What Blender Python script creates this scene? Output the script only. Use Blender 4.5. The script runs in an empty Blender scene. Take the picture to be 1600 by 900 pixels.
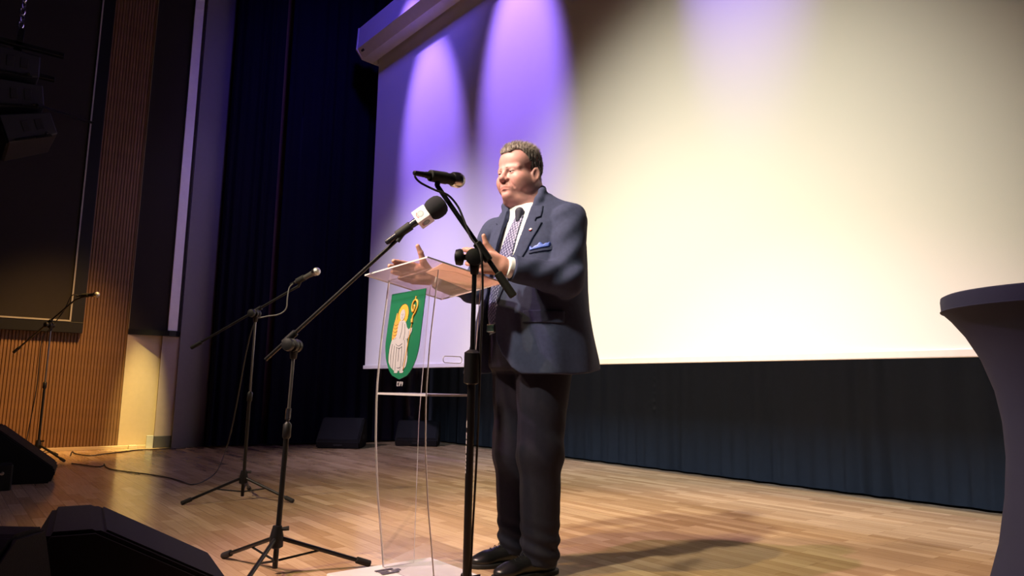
import bpy, bmesh, math, random
import numpy as np
from mathutils import Vector, Matrix

random.seed(7)
rng = np.random.default_rng(11)
S = bpy.context.scene
COL = S.collection

# ------------------------------------------------------------------ camera
FPX = 1112.0
HCAM = 0.73
Rm = np.array([[0.62617924, -0.09727196, -0.77358757],
               [0.77947431, 0.10084243, 0.61826419],
               [0.01787068, -0.99013583, 0.13896643]])
cam_data = bpy.data.cameras.new('camera')
cam = bpy.data.objects.new('camera', cam_data)
COL.objects.link(cam)
cam_data.sensor_width = 36.0
cam_data.lens = 36.0 * FPX / 1600.0
cam_data.clip_start = 0.05
cam_data.clip_end = 100
mw = Matrix.Identity(4)
for i in range(3):
    mw[i][0] = Rm[i][0]; mw[i][1] = -Rm[i][1]; mw[i][2] = -Rm[i][2]
mw[2][3] = HCAM
cam.matrix_world = mw
S.camera = cam


def at(px, py, d):
    v = Rm @ np.array([px - 800.0, py - 450.0, FPX]) / FPX * d
    return Vector((v[0], v[1], v[2] + HCAM))


# ------------------------------------------------------------------ world, exposure, lights
W = bpy.data.worlds.new('world'); S.world = W
W.use_nodes = True
W.node_tree.nodes['Background'].inputs[0].default_value = (0.30, 0.26, 0.75, 1)
W.node_tree.nodes['Background'].inputs[1].default_value = 0.009
S.view_settings.view_transform = 'Standard'
S.view_settings.look = 'None'
S.view_settings.exposure = 0.0
S.view_settings.gamma = 1.0
S.view_settings.use_curve_mapping = False


def spot(name, loc, tgt, watt, col, ang, blend=0.6, rad=0.08):
    d = bpy.data.lights.new(name, 'SPOT')
    d.energy = watt; d.color = col; d.spot_size = math.radians(ang); d.spot_blend = blend
    d.shadow_soft_size = rad
    o = bpy.data.objects.new(name, d); COL.objects.link(o)
    o.location = loc
    o.rotation_euler = (Vector(tgt) - Vector(loc)).to_track_quat('-Z', 'Y').to_euler()
    return o


PURPLE = (0.32, 0.17, 1.0)
# purple profile spots hung above the stage, raking down the screen
spot('screen_spot', (-6.75, 2.75, 6.5), (-6.50, 4.0, 3.55), 1300, PURPLE, 27, 0.8, 0.05)
spot('screen_spot', (-5.05, 2.75, 6.5), (-4.95, 4.0, 3.75), 1500, PURPLE, 27, 0.8, 0.05)
spot('screen_spot', (-2.60, 2.75, 6.5), (-2.55, 4.0, 4.1), 900, PURPLE, 24, 0.9, 0.05)
# wide warm front wash over screen and stage, lilac one beside it
spot('front_wash', (-1.4, -4.5, 7.3), (-3.1, 4.0, 0.9), 5300, (1.0, 0.91, 0.68), 31, 1.0, 0.2)
spot('front_wash', (-4.2, -4.5, 7.3), (-6.3, 4.0, 0.9), 4700, (0.90, 0.75, 1.0), 23, 1.0, 0.2)
# rosy wash over the stage floor
spot('floor_wash', (-4.6, -4.0, 7.0), (-3.3, 3.4, 0.0), 2900, (1.0, 0.78, 0.54), 33, 1.0, 0.2)
# key lights on the speaker: pink-white and amber
spot('key_light', (-3.9, -2.6, 7.0), (-2.35, 1.95, 0.9), 1650, (1.0, 0.54, 0.76), 30, 0.6, 0.06)
spot('key_light', (-2.7, -2.4, 7.2), (-2.25, 2.35, 0.3), 1250, (1.0, 0.78, 0.30), 24, 0.35, 0.06)
# amber floods on the side wall
spot('wall_flood', (-5.9, 1.9, 4.9), (-8.77, 0.55, 0.0), 1900, (1.0, 0.54, 0.15), 30, 1.0, 0.1)
spot('wall_flood', (-7.6, 1.7, 4.6), (-8.77, 1.77, 0.2), 3000, (1.0, 0.78, 0.28), 9, 0.9, 0.03)
# cool border lights between screen and backdrop
for bx in (-6.0, -4.2, -2.4, -0.6):
    spot('border_light', (bx, 4.62, 5.9), (bx, 5.32, 0.3), 300, (0.70, 0.79, 1.0), 62, 1.0, 0.1)
# blue-purple stage wash from high up
spot('stage_wash', (-4.0, 2.2, 7.0), (-8.6, 4.5, 3.8), 620, (0.14, 0.09, 1.0), 56, 1.0, 0.3)
spot('stage_wash', (-4.5, 2.2, 6.6), (-8.7, 2.25, 2.4), 150, (0.46, 0.34, 0.90), 26, 1.0, 0.2)

# ------------------------------------------------------------------ materials
MATS = {}


def mat(name, col, rough=0.5, metal=0.0, spec=0.5, var=0.0, vscale=20.0, bump=0.0, bscale=200.0, coat=0.0, sheen=0.0):
    if name in MATS:
        return MATS[name]
    m = bpy.data.materials.new(name); m.use_nodes = True
    nt = m.node_tree; b = nt.nodes['Principled BSDF']
    b.inputs['Base Color'].default_value = (*col, 1)
    b.inputs['Roughness'].default_value = rough
    b.inputs['Metallic'].default_value = metal
    b.inputs['Specular IOR Level'].default_value = spec
    b.inputs['Coat Weight'].default_value = coat
    b.inputs['Sheen Weight'].default_value = sheen
    tc = nt.nodes.new('ShaderNodeTexCoord')
    if True:
        n = nt.nodes.new('ShaderNodeTexNoise'); n.inputs['Scale'].default_value = vscale
        n.inputs['Detail'].default_value = 4
        nt.links.new(tc.outputs['Object'], n.inputs['Vector'])
        r = nt.nodes.new('ShaderNodeValToRGB')
        v = max(var, 0.03)
        r.color_ramp.elements[0].position = 0.3; r.color_ramp.elements[1].position = 0.7
        r.color_ramp.elements[0].color = (*[c * (1 - v) for c in col], 1)
        r.color_ramp.elements[1].color = (*[min(1, c * (1 + v)) for c in col], 1)
        nt.links.new(n.outputs['Fac'], r.inputs['Fac'])
        nt.links.new(r.outputs['Color'], b.inputs['Base Color'])
    if bump > 0:
        n2 = nt.nodes.new('ShaderNodeTexNoise'); n2.inputs['Scale'].default_value = bscale
        nt.links.new(tc.outputs['Object'], n2.inputs['Vector'])
        bp = nt.nodes.new('ShaderNodeBump'); bp.inputs['Strength'].default_value = bump
        bp.inputs['Distance'].default_value = 0.002
        nt.links.new(n2.outputs['Fac'], bp.inputs['Height'])
        nt.links.new(bp.outputs['Normal'], b.inputs['Normal'])
    MATS[name] = m
    return m


def acrylic(name, tint, base_refl=0.04, haze=0.0, hazecol=(0.8, 0.6, 0.55)):
    m = bpy.data.materials.new(name); m.use_nodes = True
    nt = m.node_tree; nt.nodes.clear()
    out = nt.nodes.new('ShaderNodeOutputMaterial')
    tr = nt.nodes.new('ShaderNodeBsdfTransparent'); tr.inputs[0].default_value = (*tint, 1)
    gl = nt.nodes.new('ShaderNodeBsdfGlossy'); gl.inputs['Roughness'].default_value = 0.02
    lw = nt.nodes.new('ShaderNodeLayerWeight'); lw.inputs['Blend'].default_value = 0.5
    pw = nt.nodes.new('ShaderNodeMath'); pw.operation = 'POWER'; pw.inputs[1].default_value = 5.0
    fr = nt.nodes.new('ShaderNodeMath'); fr.operation = 'MULTIPLY_ADD'; fr.inputs[1].default_value = 0.85; fr.inputs[2].default_value = base_refl
    nt.links.new(lw.outputs['Facing'], pw.inputs[0]); nt.links.new(pw.outputs[0], fr.inputs[0])
    mx = nt.nodes.new('ShaderNodeMixShader')
    nt.links.new(fr.outputs[0], mx.inputs[0]); nt.links.new(tr.outputs[0], mx.inputs[1]); nt.links.new(gl.outputs[0], mx.inputs[2])
    last = mx
    if haze > 0:
        df = nt.nodes.new('ShaderNodeBsdfTranslucent'); df.inputs[0].default_value = (*hazecol, 1)
        m2 = nt.nodes.new('ShaderNodeMixShader'); m2.inputs[0].default_value = haze
        nt.links.new(mx.outputs[0], m2.inputs[1]); nt.links.new(df.outputs[0], m2.inputs[2]); last = m2
    nt.links.new(last.outputs[0], out.inputs[0])
    MATS[name] = m
    return m


def wood_floor():
    m = bpy.data.materials.new('oak_strip'); m.use_nodes = True
    nt = m.node_tree; b = nt.nodes['Principled BSDF']; L = nt.links.new
    g = nt.nodes.new('ShaderNodeNewGeometry')
    br = nt.nodes.new('ShaderNodeTexBrick')
    br.inputs['Scale'].default_value = 1.0
    br.inputs['Brick Width'].default_value = 0.42
    br.inputs['Row Height'].default_value = 0.0667
    br.inputs['Mortar Size'].default_value = 0.0009
    br.inputs['Mortar Smooth'].default_value = 0.3
    br.offset = 0.37
    br.inputs['Color1'].default_value = (0.50, 0.33, 0.185, 1)
    br.inputs['Color2'].default_value = (0.74, 0.545, 0.345, 1)
    br.inputs['Mortar'].default_value = (0.34, 0.20, 0.11, 1)
    L(g.outputs['Position'], br.inputs['Vector'])
    mp = nt.nodes.new('ShaderNodeMapping'); mp.inputs['Scale'].default_value = (2.0, 42, 1)
    L(g.outputs['Position'], mp.inputs['Vector'])
    n = nt.nodes.new('ShaderNodeTexNoise'); n.inputs['Scale'].default_value = 2.0; n.inputs['Detail'].default_value = 6
    L(mp.outputs[0], n.inputs['Vector'])
    mixg = nt.nodes.new('ShaderNodeMix'); mixg.data_type = 'RGBA'; mixg.blend_type = 'MULTIPLY'
    mixg.inputs['Factor'].default_value = 0.45
    rg = nt.nodes.new('ShaderNodeValToRGB')
    rg.color_ramp.elements[0].position = 0.28; rg.color_ramp.elements[0].color = (0.60, 0.52, 0.46, 1)
    rg.color_ramp.elements[1].position = 0.72; rg.color_ramp.elements[1].color = (1.0, 1.0, 1.0, 1)
    L(n.outputs['Fac'], rg.inputs['Fac'])
    L(br.outputs['Color'], mixg.inputs[6]); L(rg.outputs['Color'], mixg.inputs[7])
    oi = nt.nodes.new('ShaderNodeObjectInfo')
    hs = nt.nodes.new('ShaderNodeHueSaturation')
    mr = nt.nodes.new('ShaderNodeMapRange'); mr.inputs['To Min'].default_value = 0.88; mr.inputs['To Max'].default_value = 1.1
    L(oi.outputs['Random'], mr.inputs['Value']); L(mr.outputs[0], hs.inputs['Value'])
    L(mixg.outputs[2], hs.inputs['Color']); L(hs.outputs[0], b.inputs['Base Color'])
    rr = nt.nodes.new('ShaderNodeMapRange'); rr.inputs['To Min'].default_value = 0.13; rr.inputs['To Max'].default_value = 0.22
    L(n.outputs['Fac'], rr.inputs['Value']); L(rr.outputs[0], b.inputs['Roughness'])
    b.inputs['Specular IOR Level'].default_value = 0.5
    MATS['oak_strip'] = m
    return m


def mc(*a):
    return tuple(a)


M_wood = wood_floor()
M_screen = mat('screen_fabric', (0.86, 0.86, 0.86), 0.9, spec=0.1, vscale=400)
M_house = mat('housing_white', (0.72, 0.70, 0.72), 0.45)
M_black = mat('black_fabric', (0.058, 0.072, 0.092), 0.9, spec=0.1)
M_navyc = mat('navy_velvet', (0.010, 0.010, 0.024), 0.9, spec=0.1)
M_blkpl = mat('black_plastic', (0.006, 0.006, 0.008), 0.5, spec=0.35)
M_blkmt = mat('black_metal', (0.005, 0.005, 0.006), 0.4, metal=0.0, spec=0.4)
M_rub = mat('black_rubber', (0.010, 0.010, 0.011), 0.75)
M_chrome = mat('chrome', (0.75, 0.74, 0.74), 0.22, metal=1.0)
M_steel = mat('steel_mesh', (0.55, 0.54, 0.53), 0.38, metal=0.8, bump=0.5, bscale=900)
M_slat = mat('slat_wood', (0.18, 0.092, 0.040), 0.6, var=0.15, vscale=8)
M_wallb = mat('wall_backing', (0.155, 0.078, 0.034), 0.7)
M_cream = mat('cream_plaster', (0.50, 0.40, 0.27), 0.75)
M_pinkw = mat('pale_plaster', (0.36, 0.29, 0.27), 0.75)
M_grey = mat('grey_paint', (0.17, 0.16, 0.18), 0.7)
M_dgrey = mat('dark_grey_paint', (0.06, 0.06, 0.07), 0.7)
M_panel = mat('panel_fabric', (0.028, 0.024, 0.022), 0.9, spec=0.2)
M_line = mat('thin_alu', (0.36, 0.34, 0.32), 0.4)
M_white = mat('white_gloss', (0.82, 0.80, 0.80), 0.3)
M_stripw = mat('white_edge', (0.80, 0.76, 0.82), 0.5)
M_spk = mat('speaker_coating', (0.007, 0.007, 0.009), 0.75, spec=0.2, bump=0.6, bscale=260)
M_grille = mat('speaker_grille', (0.007, 0.007, 0.011), 0.7, spec=0.2, bump=0.8, bscale=500)
M_array = mat('array_paint', (0.022, 0.022, 0.027), 0.5)
M_cable = mat('cable_rubber', (0.018, 0.017, 0.018), 0.5)
M_gcable = mat('cable_grey', (0.16, 0.16, 0.165), 0.45)
M_spandex = mat('navy_spandex', (0.030, 0.035, 0.066), 0.8, spec=0.2)
M_acr = acrylic('clear_acrylic', (0.97, 0.965, 0.97))
M_acrt = acrylic('tray_acrylic', (0.95, 0.86, 0.86), haze=0.03)
M_edge = mat('acrylic_edge', (0.66, 0.62, 0.65), 0.25)
M_paper = mat('paper', (0.90, 0.80, 0.72), 0.8)
_nt = M_paper.node_tree; _tl = _nt.nodes.new('ShaderNodeBsdfTranslucent'); _tl.inputs[0].default_value = (0.92, 0.76, 0.66, 1)
_mx = _nt.nodes.new('ShaderNodeMixShader'); _mx.inputs[0].default_value = 0.6
_nt.links.new(_nt.nodes['Principled BSDF'].outputs[0], _mx.inputs[1]); _nt.links.new(_tl.outputs[0], _mx.inputs[2])
_nt.links.new(_mx.outputs[0], _nt.nodes['Material Output'].inputs[0])

# ------------------------------------------------------------------ object helpers
OFF = {}


def link(o):
    COL.objects.link(o); return o


def thing(name, label, cat, loc=(0, 0, 0), group=None):
    o = bpy.data.objects.new(name, None); link(o)
    o.empty_display_size = 0.1
    o.location = loc; OFF[o] = Vector(loc)
    o['label'] = label; o['category'] = cat
    if group: o['group'] = group
    return o


def finish(me, smooth):
    if smooth:
        me.polygons.foreach_set('use_smooth', [True] * len(me.polygons))
        if smooth != 'all':
            try: me.set_sharp_from_angle(angle=math.radians(40))
            except Exception: pass


def obj(name, bm, m, parent=None, smooth=True, label=None, cat=None, kind=None, group=None, origin=None):
    """bm holds world coordinates; origin becomes the object's location"""
    off = OFF[parent] if parent is not None else Vector((0, 0, 0))
    if parent is None:
        if origin is None:
            n = max(1, len(bm.verts)); c = Vector((0, 0, 0)); z = 1e9
            for v in bm.verts: c += v.co; z = min(z, v.co.z)
            c /= n; origin = Vector((c.x, c.y, z))
        off = Vector(origin)
    bmesh.ops.translate(bm, verts=bm.verts, vec=-off)
    bmesh.ops.recalc_face_normals(bm, faces=bm.faces) if not getattr(bm, 'keep', False) else None
    me = bpy.data.meshes.new(name); bm.to_mesh(me); bm.free()
    ms = m if isinstance(m, (list, tuple)) else [m]
    for x in ms: me.materials.append(x)
    finish(me, smooth)
    o = bpy.data.objects.new(name, me); link(o)
    if parent is not None: o.parent = parent
    else: o.location = off
    OFF[o] = off
    if label: o['label'] = label
    if cat: o['category'] = cat
    if kind: o['kind'] = kind
    if group: o['group'] = group
    return o


def B():
    return bmesh.new()


def box(bm, lo, hi, bev=0.0, mtx=None):
    r = bmesh.ops.create_cube(bm, size=1.0)
    vs = r['verts']
    lo, hi = Vector(lo), Vector(hi)
    for v in vs:
        v.co = Vector([lo[i] + (v.co[i] + 0.5) * (hi[i] - lo[i]) for i in range(3)])
    if bev > 0:
        es = list({e for v in vs for e in v.link_edges})
        r2 = bmesh.ops.bevel(bm, geom=es, offset=bev, segments=2, affect='EDGES', profile=0.5)
        vs = list({v for f in r2['faces'] for v in f.verts} | {v for v in vs if v.is_valid})
    if mtx is not None:
        bmesh.ops.transform(bm, matrix=mtx, verts=vs)
    return vs


def frame_of(d):
    d = d.normalized()
    a = Vector((0, 0, 1)) if abs(d.z) < 0.9 else Vector((1, 0, 0))
    u = d.cross(a).normalized(); v = d.cross(u).normalized()
    return u, v


def lathe(bm, p0, axis, prof, seg=20, caps=True):
    """prof: list of (radius, distance along axis)"""
    p0 = Vector(p0); axis = Vector(axis).normalized(); u, v = frame_of(axis)
    rings = []
    for r, t in prof:
        c = p0 + axis * t
        rings.append([bm.verts.new(c + (u * math.cos(2 * math.pi * i / seg) + v * math.sin(2 * math.pi * i / seg)) * max(r, 1e-5)) for i in range(seg)])
    for a, b in zip(rings, rings[1:]):
        for i in range(seg):
            bm.faces.new((a[i], a[(i + 1) % seg], b[(i + 1) % seg], b[i]))
    if caps:
        bm.faces.new(rings[0]); bm.faces.new(list(reversed(rings[-1])))


def rod(bm, a, b, r, r2=None, seg=14, bev=0.0):
    a, b = Vector(a), Vector(b); L = (b - a).length
    r2 = r if r2 is None else r2
    if bev > 0:
        lathe(bm, a, b - a, [(r - bev, 0), (r, bev), (r2, L - bev), (r2 - bev, L)], seg)
    else:
        lathe(bm, a, b - a, [(r, 0), (r2, L)], seg)


def smooth_path(pts, n=10):
    P = [Vector(p) for p in pts]
    out = []
    for i in range(len(P) - 1):
        p0 = P[max(i - 1, 0)]; p1 = P[i]; p2 = P[i + 1]; p3 = P[min(i + 2, len(P) - 1)]
        for k in range(n):
            t = k / n
            out.append(0.5 * ((2 * p1) + (p2 - p0) * t + (2 * p0 - 5 * p1 + 4 * p2 - p3) * t * t + (3 * p1 - p0 - 3 * p2 + p3) * t ** 3))
    out.append(P[-1])
    return out


def tube(bm, pts, r, seg=8, n=10, closed=False, smooth=True):
    P = smooth_path(pts, n) if smooth else [Vector(p) for p in pts]
    rings = []
    u = None
    for i, p in enumerate(P):
        d = (P[min(i + 1, len(P) - 1)] - P[max(i - 1, 0)])
        if closed: d = P[(i + 1) % len(P)] - P[i - 1]
        d = d.normalized()
        if u is None: u, _ = frame_of(d)
        u = (u - d * u.dot(d)).normalized(); v = d.cross(u)
        rr = r[i] if isinstance(r, (list, tuple)) else r
        rings.append([bm.verts.new(p + (u * math.cos(2 * math.pi * k / seg) + v * math.sin(2 * math.pi * k / seg)) * rr) for k in range(seg)])
    prs = list(zip(rings, rings[1:]))
    if closed: prs.append((rings[-1], rings[0]))
    for a, b in prs:
        for k in range(seg):
            bm.faces.new((a[k], a[(k + 1) % seg], b[(k + 1) % seg], b[k]))
    if not closed:
        bm.faces.new(list(reversed(rings[0]))); bm.faces.new(rings[-1])


def prism(bm, poly, mapf, d0, d1):
    """poly in 2-D, mapf(u, v, d) -> world"""
    a = [bm.verts.new(mapf(u, v, d0)) for u, v in poly]
    b = [bm.verts.new(mapf(u, v, d1)) for u, v in poly]
    n = len(poly)
    bm.faces.new(a); bm.faces.new(list(reversed(b)))
    for i in range(n):
        bm.faces.new((a[i], b[i], b[(i + 1) % n], a[(i + 1) % n]))


def struct(name, bm, m, smooth=False, parent=None, label=None):
    o = obj(name, bm, m, parent, smooth, label=label)
    if parent is None: o['kind'] = 'structure'
    return o


# ------------------------------------------------------------------ the room
XW = -8.77          # plane of the side wall
YB = 5.32           # plane of the backdrop
X0, X1, Y0, Y1 = -8.80, 2.6, -1.25, 5.62

bm = B(); box(bm, (X0, Y0, -0.95), (X1, Y1, -0.022))
floor = struct('floor', bm, M_dgrey, label='oak strip stage floor')
PW, PL = 0.2, 2.4
pm = bpy.data.meshes.new('plank')
bm = B(); box(bm, (-0.5, -PW / 2 + 0.0004, -0.02), (0.5, PW / 2 - 0.0004, 0.0)); bm.to_mesh(pm); bm.free()
pm.materials.append(M_wood)
row = 0; y = Y0
while y < Y1 - 0.05:
    x = X0 - random.random() * 1.6
    while x < X1:
        a, b_ = max(x, X0), min(x + PL, X1)
        if b_ - a > 0.05:
            o = bpy.data.objects.new('plank', pm); link(o); o.parent = floor
            o.location = Vector(((a + b_) / 2, y + PW / 2, 0)) - OFF[floor]
            o.scale = (b_ - a - 0.0008, 1, 1)
        x += PL
    y += PW

bm = B(); box(bm, (-9.6, -9, -1.0), (4.5, Y0 - 0.002, -0.95)); struct('floor', bm, M_dgrey, label='dark auditorium floor below the stage')
bm = B(); box(bm, (-9.1, -3.2, -0.9), (XW - 0.03, 5.9, 7.6)); wl = struct('wall_left', bm, M_wallb, label='side wall faced with vertical wooden slats')
bm = B(); box(bm, (-9.1, 5.62, -0.9), (3.2, 5.9, 7.6)); struct('wall_back', bm, M_black)
bm = B(); box(bm, (2.62, -1.2, -0.9), (3.0, 5.62, 7.6)); struct('wall_right', bm, M_dgrey)
bm = B(); box(bm, (-9.1, -3.2, 7.6), (3.2, 5.9, 7.75)); struct('ceiling', bm, M_dgrey)

# vertical slats on the side wall, each a piece of its own
sm = bpy.data.meshes.new('slat')
bm = B(); box(bm, (-0.018, -0.0115, 0.0), (0.003, 0.0115, 7.5), 0.004); bm.to_mesh(sm); bm.free(); sm.materials.append(M_slat)
y = -1.2
while y < 1.60:
    o = bpy.data.objects.new('slat', sm); link(o); o.parent = wl
    o.location = Vector((XW - 0.020, y, 0.02)) - OFF[wl]
    y += 0.030
bm = B(); box(bm, (XW - 0.05, 1.60, 0.0), (XW, 1.95, 7.5)); struct('cream_facing', bm, M_cream, parent=wl, label='cream plaster strip')
bm = B(); box(bm, (XW - 0.05, 1.95, 0.13), (XW + 0.03, 2.13, 7.5)); struct('pale_facing', bm, M_pinkw, parent=wl, label='pale pink plaster strip')
bm = B(); box(bm, (XW - 0.05, -1.2, 0.0), (XW + 0.012, 1.94, 0.035), 0.004); o = struct('baseboard_left', bm, M_cream, label='low cream skirting strip')
bm = B(); box(bm, (XW - 0.05, 1.952, 0.0), (XW + 0.035, 2.128, 0.13), 0.004); struct('baseboard_left', bm, M_dgrey, label='dark grey skirting')
bm = B(); box(bm, (XW - 0.05, 2.13, 0.0), (XW + 0.06, 2.47, 7.5)); struct('wall_pilaster', bm, M_grey, label='plain grey pilaster beside the dark curtain')

# dark framed panels on the side wall
t = thing('wall_panel', 'large dark fabric panel in black frame above the wooden slats, at left', 'panel', (XW + 0.02, -0.2, 1.22), 'dark panels on the side wall')
bm = B(); box(bm, (XW + 0.003, -1.15, 1.35), (XW + 0.045, 1.03, 7.4)); obj('fabric', bm, M_panel, t, False)
bm = B()
box(bm, (XW + 0.003, -1.19, 1.22), (XW + 0.06, 1.16, 1.335), 0.004); box(bm, (XW + 0.003, 1.045, 1.335), (XW + 0.06, 1.16, 7.4), 0.004)
obj('frame', bm, M_blkpl, t, False)
bm = B(); box(bm, (XW + 0.02, -1.17, 1.336), (XW + 0.066, 1.044, 1.352)); box(bm, (XW + 0.02, 1.030, 1.352), (XW + 0.066, 1.0445, 7.4))
obj('edge_strip', bm, M_line, t, False, label='thin pale inner edge strip')

t = thing('wall_panel', 'narrow dark angled panel with a white edge beside the grey pilaster', 'panel', (XW + 0.1, 1.9, 1.24), 'dark panels on the side wall')
bm = B()
poly = [(XW + 0.004, 1.605), (XW + 0.055, 1.995), (XW + 0.055, 2.06), (XW + 0.035, 2.125)]
prism(bm, poly, lambda u, v, d: Vector((u, v, d)), 1.30, 7.4); obj('fabric', bm, M_panel, t, False)
bm = B(); prism(bm, [(XW + 0.002, 1.60), (XW + 0.10, 2.0), (XW + 0.10, 2.07), (XW + 0.035, 2.128)], lambda u, v, d: Vector((u, v, d)), 1.24, 1.30); obj('frame', bm, M_blkpl, t, False)
bm = B(); box(bm, (XW + 0.056, 1.985, 1.301), (XW + 0.085, 2.085, 7.4), 0.003); obj('edge_strip', bm, M_stripw, t, False, label='white lit edge strip')


# curtains
def curtain(name, label, m, p0, p1, z0, z1, waves, amp, group=None, seed=1):
    r = random.Random(seed)
    p0, p1 = Vector(p0), Vector(p1); d = p1 - p0; L = d.length; d.normalize(); n = Vector((d.y, -d.x, 0))
    N = int(waves * 14); ph = [r.uniform(-0.6, 0.6) for _ in range(waves + 3)]
    bm = B(); cols = []
    for i in range(N + 1):
        s = i / N; w = s * waves; k = int(w)
        a = math.sin(2 * math.pi * w + ph[k] * (1 - (w - k)) + ph[k + 1] * (w - k)) * amp * (0.75 + 0.35 * math.sin(w * 1.7 + seed))
        col = []
        for j, z in enumerate((z0, z0 + 0.5, z0 + 1.5, z0 + 3, z1)):
            q = p0 + d * (s * L) + n * (a * (1.1 - 0.1 * j)); col.append(bm.verts.new((q.x, q.y, z)))
        cols.append(col)
    for a, b in zip(cols, cols[1:]):
        for j in range(4): bm.faces.new((a[j], b[j], b[j + 1], a[j + 1]))
    g = bmesh.ops.solidify(bm, geom=bm.faces[:], thickness=0.006)
    return obj(name, bm, m, None, 'all', label, 'curtain', None, group)


curtain('stage_curtain', 'narrow dark curtain leg hanging next to the grey pilaster', M_navyc, (-8.52, 2.44, 0), (-8.52, 3.05, 0), 0.02, 7.3, 6, 0.03, 'dark stage curtains', 1)
curtain('stage_curtain', 'wide dark navy side curtain with soft folds, left of the screen', M_navyc, (-8.45, 3.1, 0), (-8.45, 5.2, 0), 0.02, 7.3, 12, 0.030, 'dark stage curtains', 2)
curtain('stage_curtain', 'long black backdrop curtain below and behind the projection screen', M_black, (-8.45, YB, 0), (2.5, YB, 0), 0.015, 7.3, 46, 0.016, 'dark stage curtains', 3)

# projection screen with housing
YS = 4.0
t = thing('projection_screen', 'huge white projection screen lit cream and purple, lowered from white housing', 'screen', (-3.6, YS, 0.9))
bm = B(); box(bm, (-7.805, YS, 0.965), (0.35, YS + 0.004, 4.95)); obj('screen_fabric', bm, M_screen, t, False)
bm = B(); box(bm, (-7.83, YS - 0.014, 0.922), (0.37, YS + 0.018, 0.966), 0.006); obj('bottom_bar', bm, M_white, t, False, label='white weighted bottom bar')
bm = B()
prof = [(3.765, 5.24), (3.75, 4.955), (3.835, 4.85), (3.975, 4.835), (3.975, 4.9), (4.04, 4.9), (4.04, 4.835), (4.10, 4.85), (4.10, 5.24)]
prism(bm, prof, lambda u, v, d: Vector((d, u, v)), -7.93, 0.5); hs = obj('housing', bm, M_house, t, False, label='white metal roller housing')
bm = B(); prism(bm, [(3.76, 5.245), (3.745, 4.952), (3.833, 4.845), (4.105, 4.83), (4.105, 5.245)], lambda u, v, d: Vector((d, u, v)), -7.955, -7.93); obj('end_cap', bm, M_house, hs, False)
bm = B(); box(bm, (-7.86, 3.772, 4.905), (-7.80, 3.80, 4.93)); obj('socket', bm, M_blkpl, hs, False)


# ------------------------------------------------------------------ microphones and stands
def mic_stand(label, base, top, tail, head, legs, hub=0.13, legr=0.36, knob_side=None, tube_r=0.0105, group='boom microphone stands', collar_t=0.55, spread=0.02, weight=True, col_r=0.006, col_l=0.055, inner=None):
    base, top, tail, head = map(Vector, (base, top, tail, head))
    t = thing('microphone_stand', label, 'stand', base, group)
    ax = (top - base)
    hubp = base + Vector((0, 0, hub))
    for a in legs:
        d = Vector((math.cos(a), math.sin(a), 0))
        e = base + d * legr + Vector((0, 0, 0.014)); s = hubp + d * 0.022
        bm = B(); rod(bm, s, e, 0.0085, seg=10); lg = obj('leg', bm, M_blkmt, t)
        bm = B(); q = e - s; q.normalize(); rod(bm, e - q * 0.05, e + q * 0.012, 0.0135, 0.0135, 12, 0.003); obj('rubber_foot', bm, M_rub, lg)
        bm = B(); rod(bm, hubp + d * 0.012 - Vector((0, 0, hub * 0.62)), s.lerp(e, 0.45), 0.0045, seg=8); obj('brace', bm, M_blkmt, t)
    bm = B(); lathe(bm, hubp - Vector((0, 0, 0.035)), (0, 0, 1), [(0.016, 0), (0.026, 0.006), (0.026, 0.045), (0.017, 0.085)], 16); hb = obj('hub', bm, M_blkpl, t)
    side = Vector((0.55, 0.83, 0))
    bm = B(); rod(bm, hubp + Vector((0, 0, 0.035)), hubp + side * 0.045 + Vector((0, 0, 0.04)), 0.006, 0.009, 8); obj('wing_screw', bm, M_blkpl, hb)
    mid = base + ax * collar_t
    bm = B(); rod(bm, base + Vector((0, 0, 0.02)), mid, tube_r, seg=16); obj('pole', bm, M_blkmt, t)
    bm = B(); rod(bm, mid, top, tube_r * 0.62, seg=14); obj('inner_pole', bm, inner or mat('pole_chromed', (0.22, 0.21, 0.21), 0.3, metal=0.85), t)
    bm = B(); lathe(bm, mid - ax.normalized() * 0.035, ax, [(tube_r + 0.001, 0), (tube_r + col_r, 0.006), (tube_r + col_r, col_l), (tube_r * 0.8, col_l + 0.01)], 16); obj('clutch_collar', bm, M_blkpl, t)
    # boom clutch
    bd = (head - tail).normalized(); kn = bd.cross(ax.normalized()).normalized()
    if kn.dot(Vector((0.774, -0.618, 0))) < 0: kn = -kn
    bm = B(); lathe(bm, top - kn * 0.024, kn, [(0.014, 0), (0.027, 0.003), (0.027, 0.02), (0.022, 0.024), (0.027, 0.028), (0.027, 0.046), (0.012, 0.05)], 20); cl = obj('boom_clutch', bm, M_blkpl, t)
    bm = B(); rod(bm, top - ax.normalized() * 0.055, top - ax.normalized() * 0.005, 0.013, 0.018, 14, 0.003); obj('socket', bm, M_blkpl, cl)
    ks = knob_side if knob_side is not None else kn
    ks = Vector(ks).normalized()
    bm = B(); lathe(bm, top + ks * 0.018, ks, [(0.009, 0), (0.009, 0.016), (0.024, 0.02), (0.027, 0.028), (0.024, 0.042), (0.01, 0.046)], 18); obj('knob', bm, M_blkpl, cl)
    # boom: passes above the clutch
    up = (ax.normalized() - bd * ax.normalized().dot(bd)).normalized()
    bc = tail + bd * (top - tail).dot(bd)
    bm = B(); rod(bm, tail, head, 0.0078, seg=12); bo = obj('boom', bm, M_blkmt, t)
    bm = B(); rod(bm, bc - bd * 0.035, bc + bd * 0.035, 0.0145, 0.0145, 14, 0.003); obj('boom_sleeve', bm, M_blkpl, t)
    if weight:
        bm = B(); rod(bm, tail - bd * 0.006, tail + bd * 0.085, 0.0135, 0.0135, 14, 0.003); obj('counterweight', bm, M_rub, bo)
    return t


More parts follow.
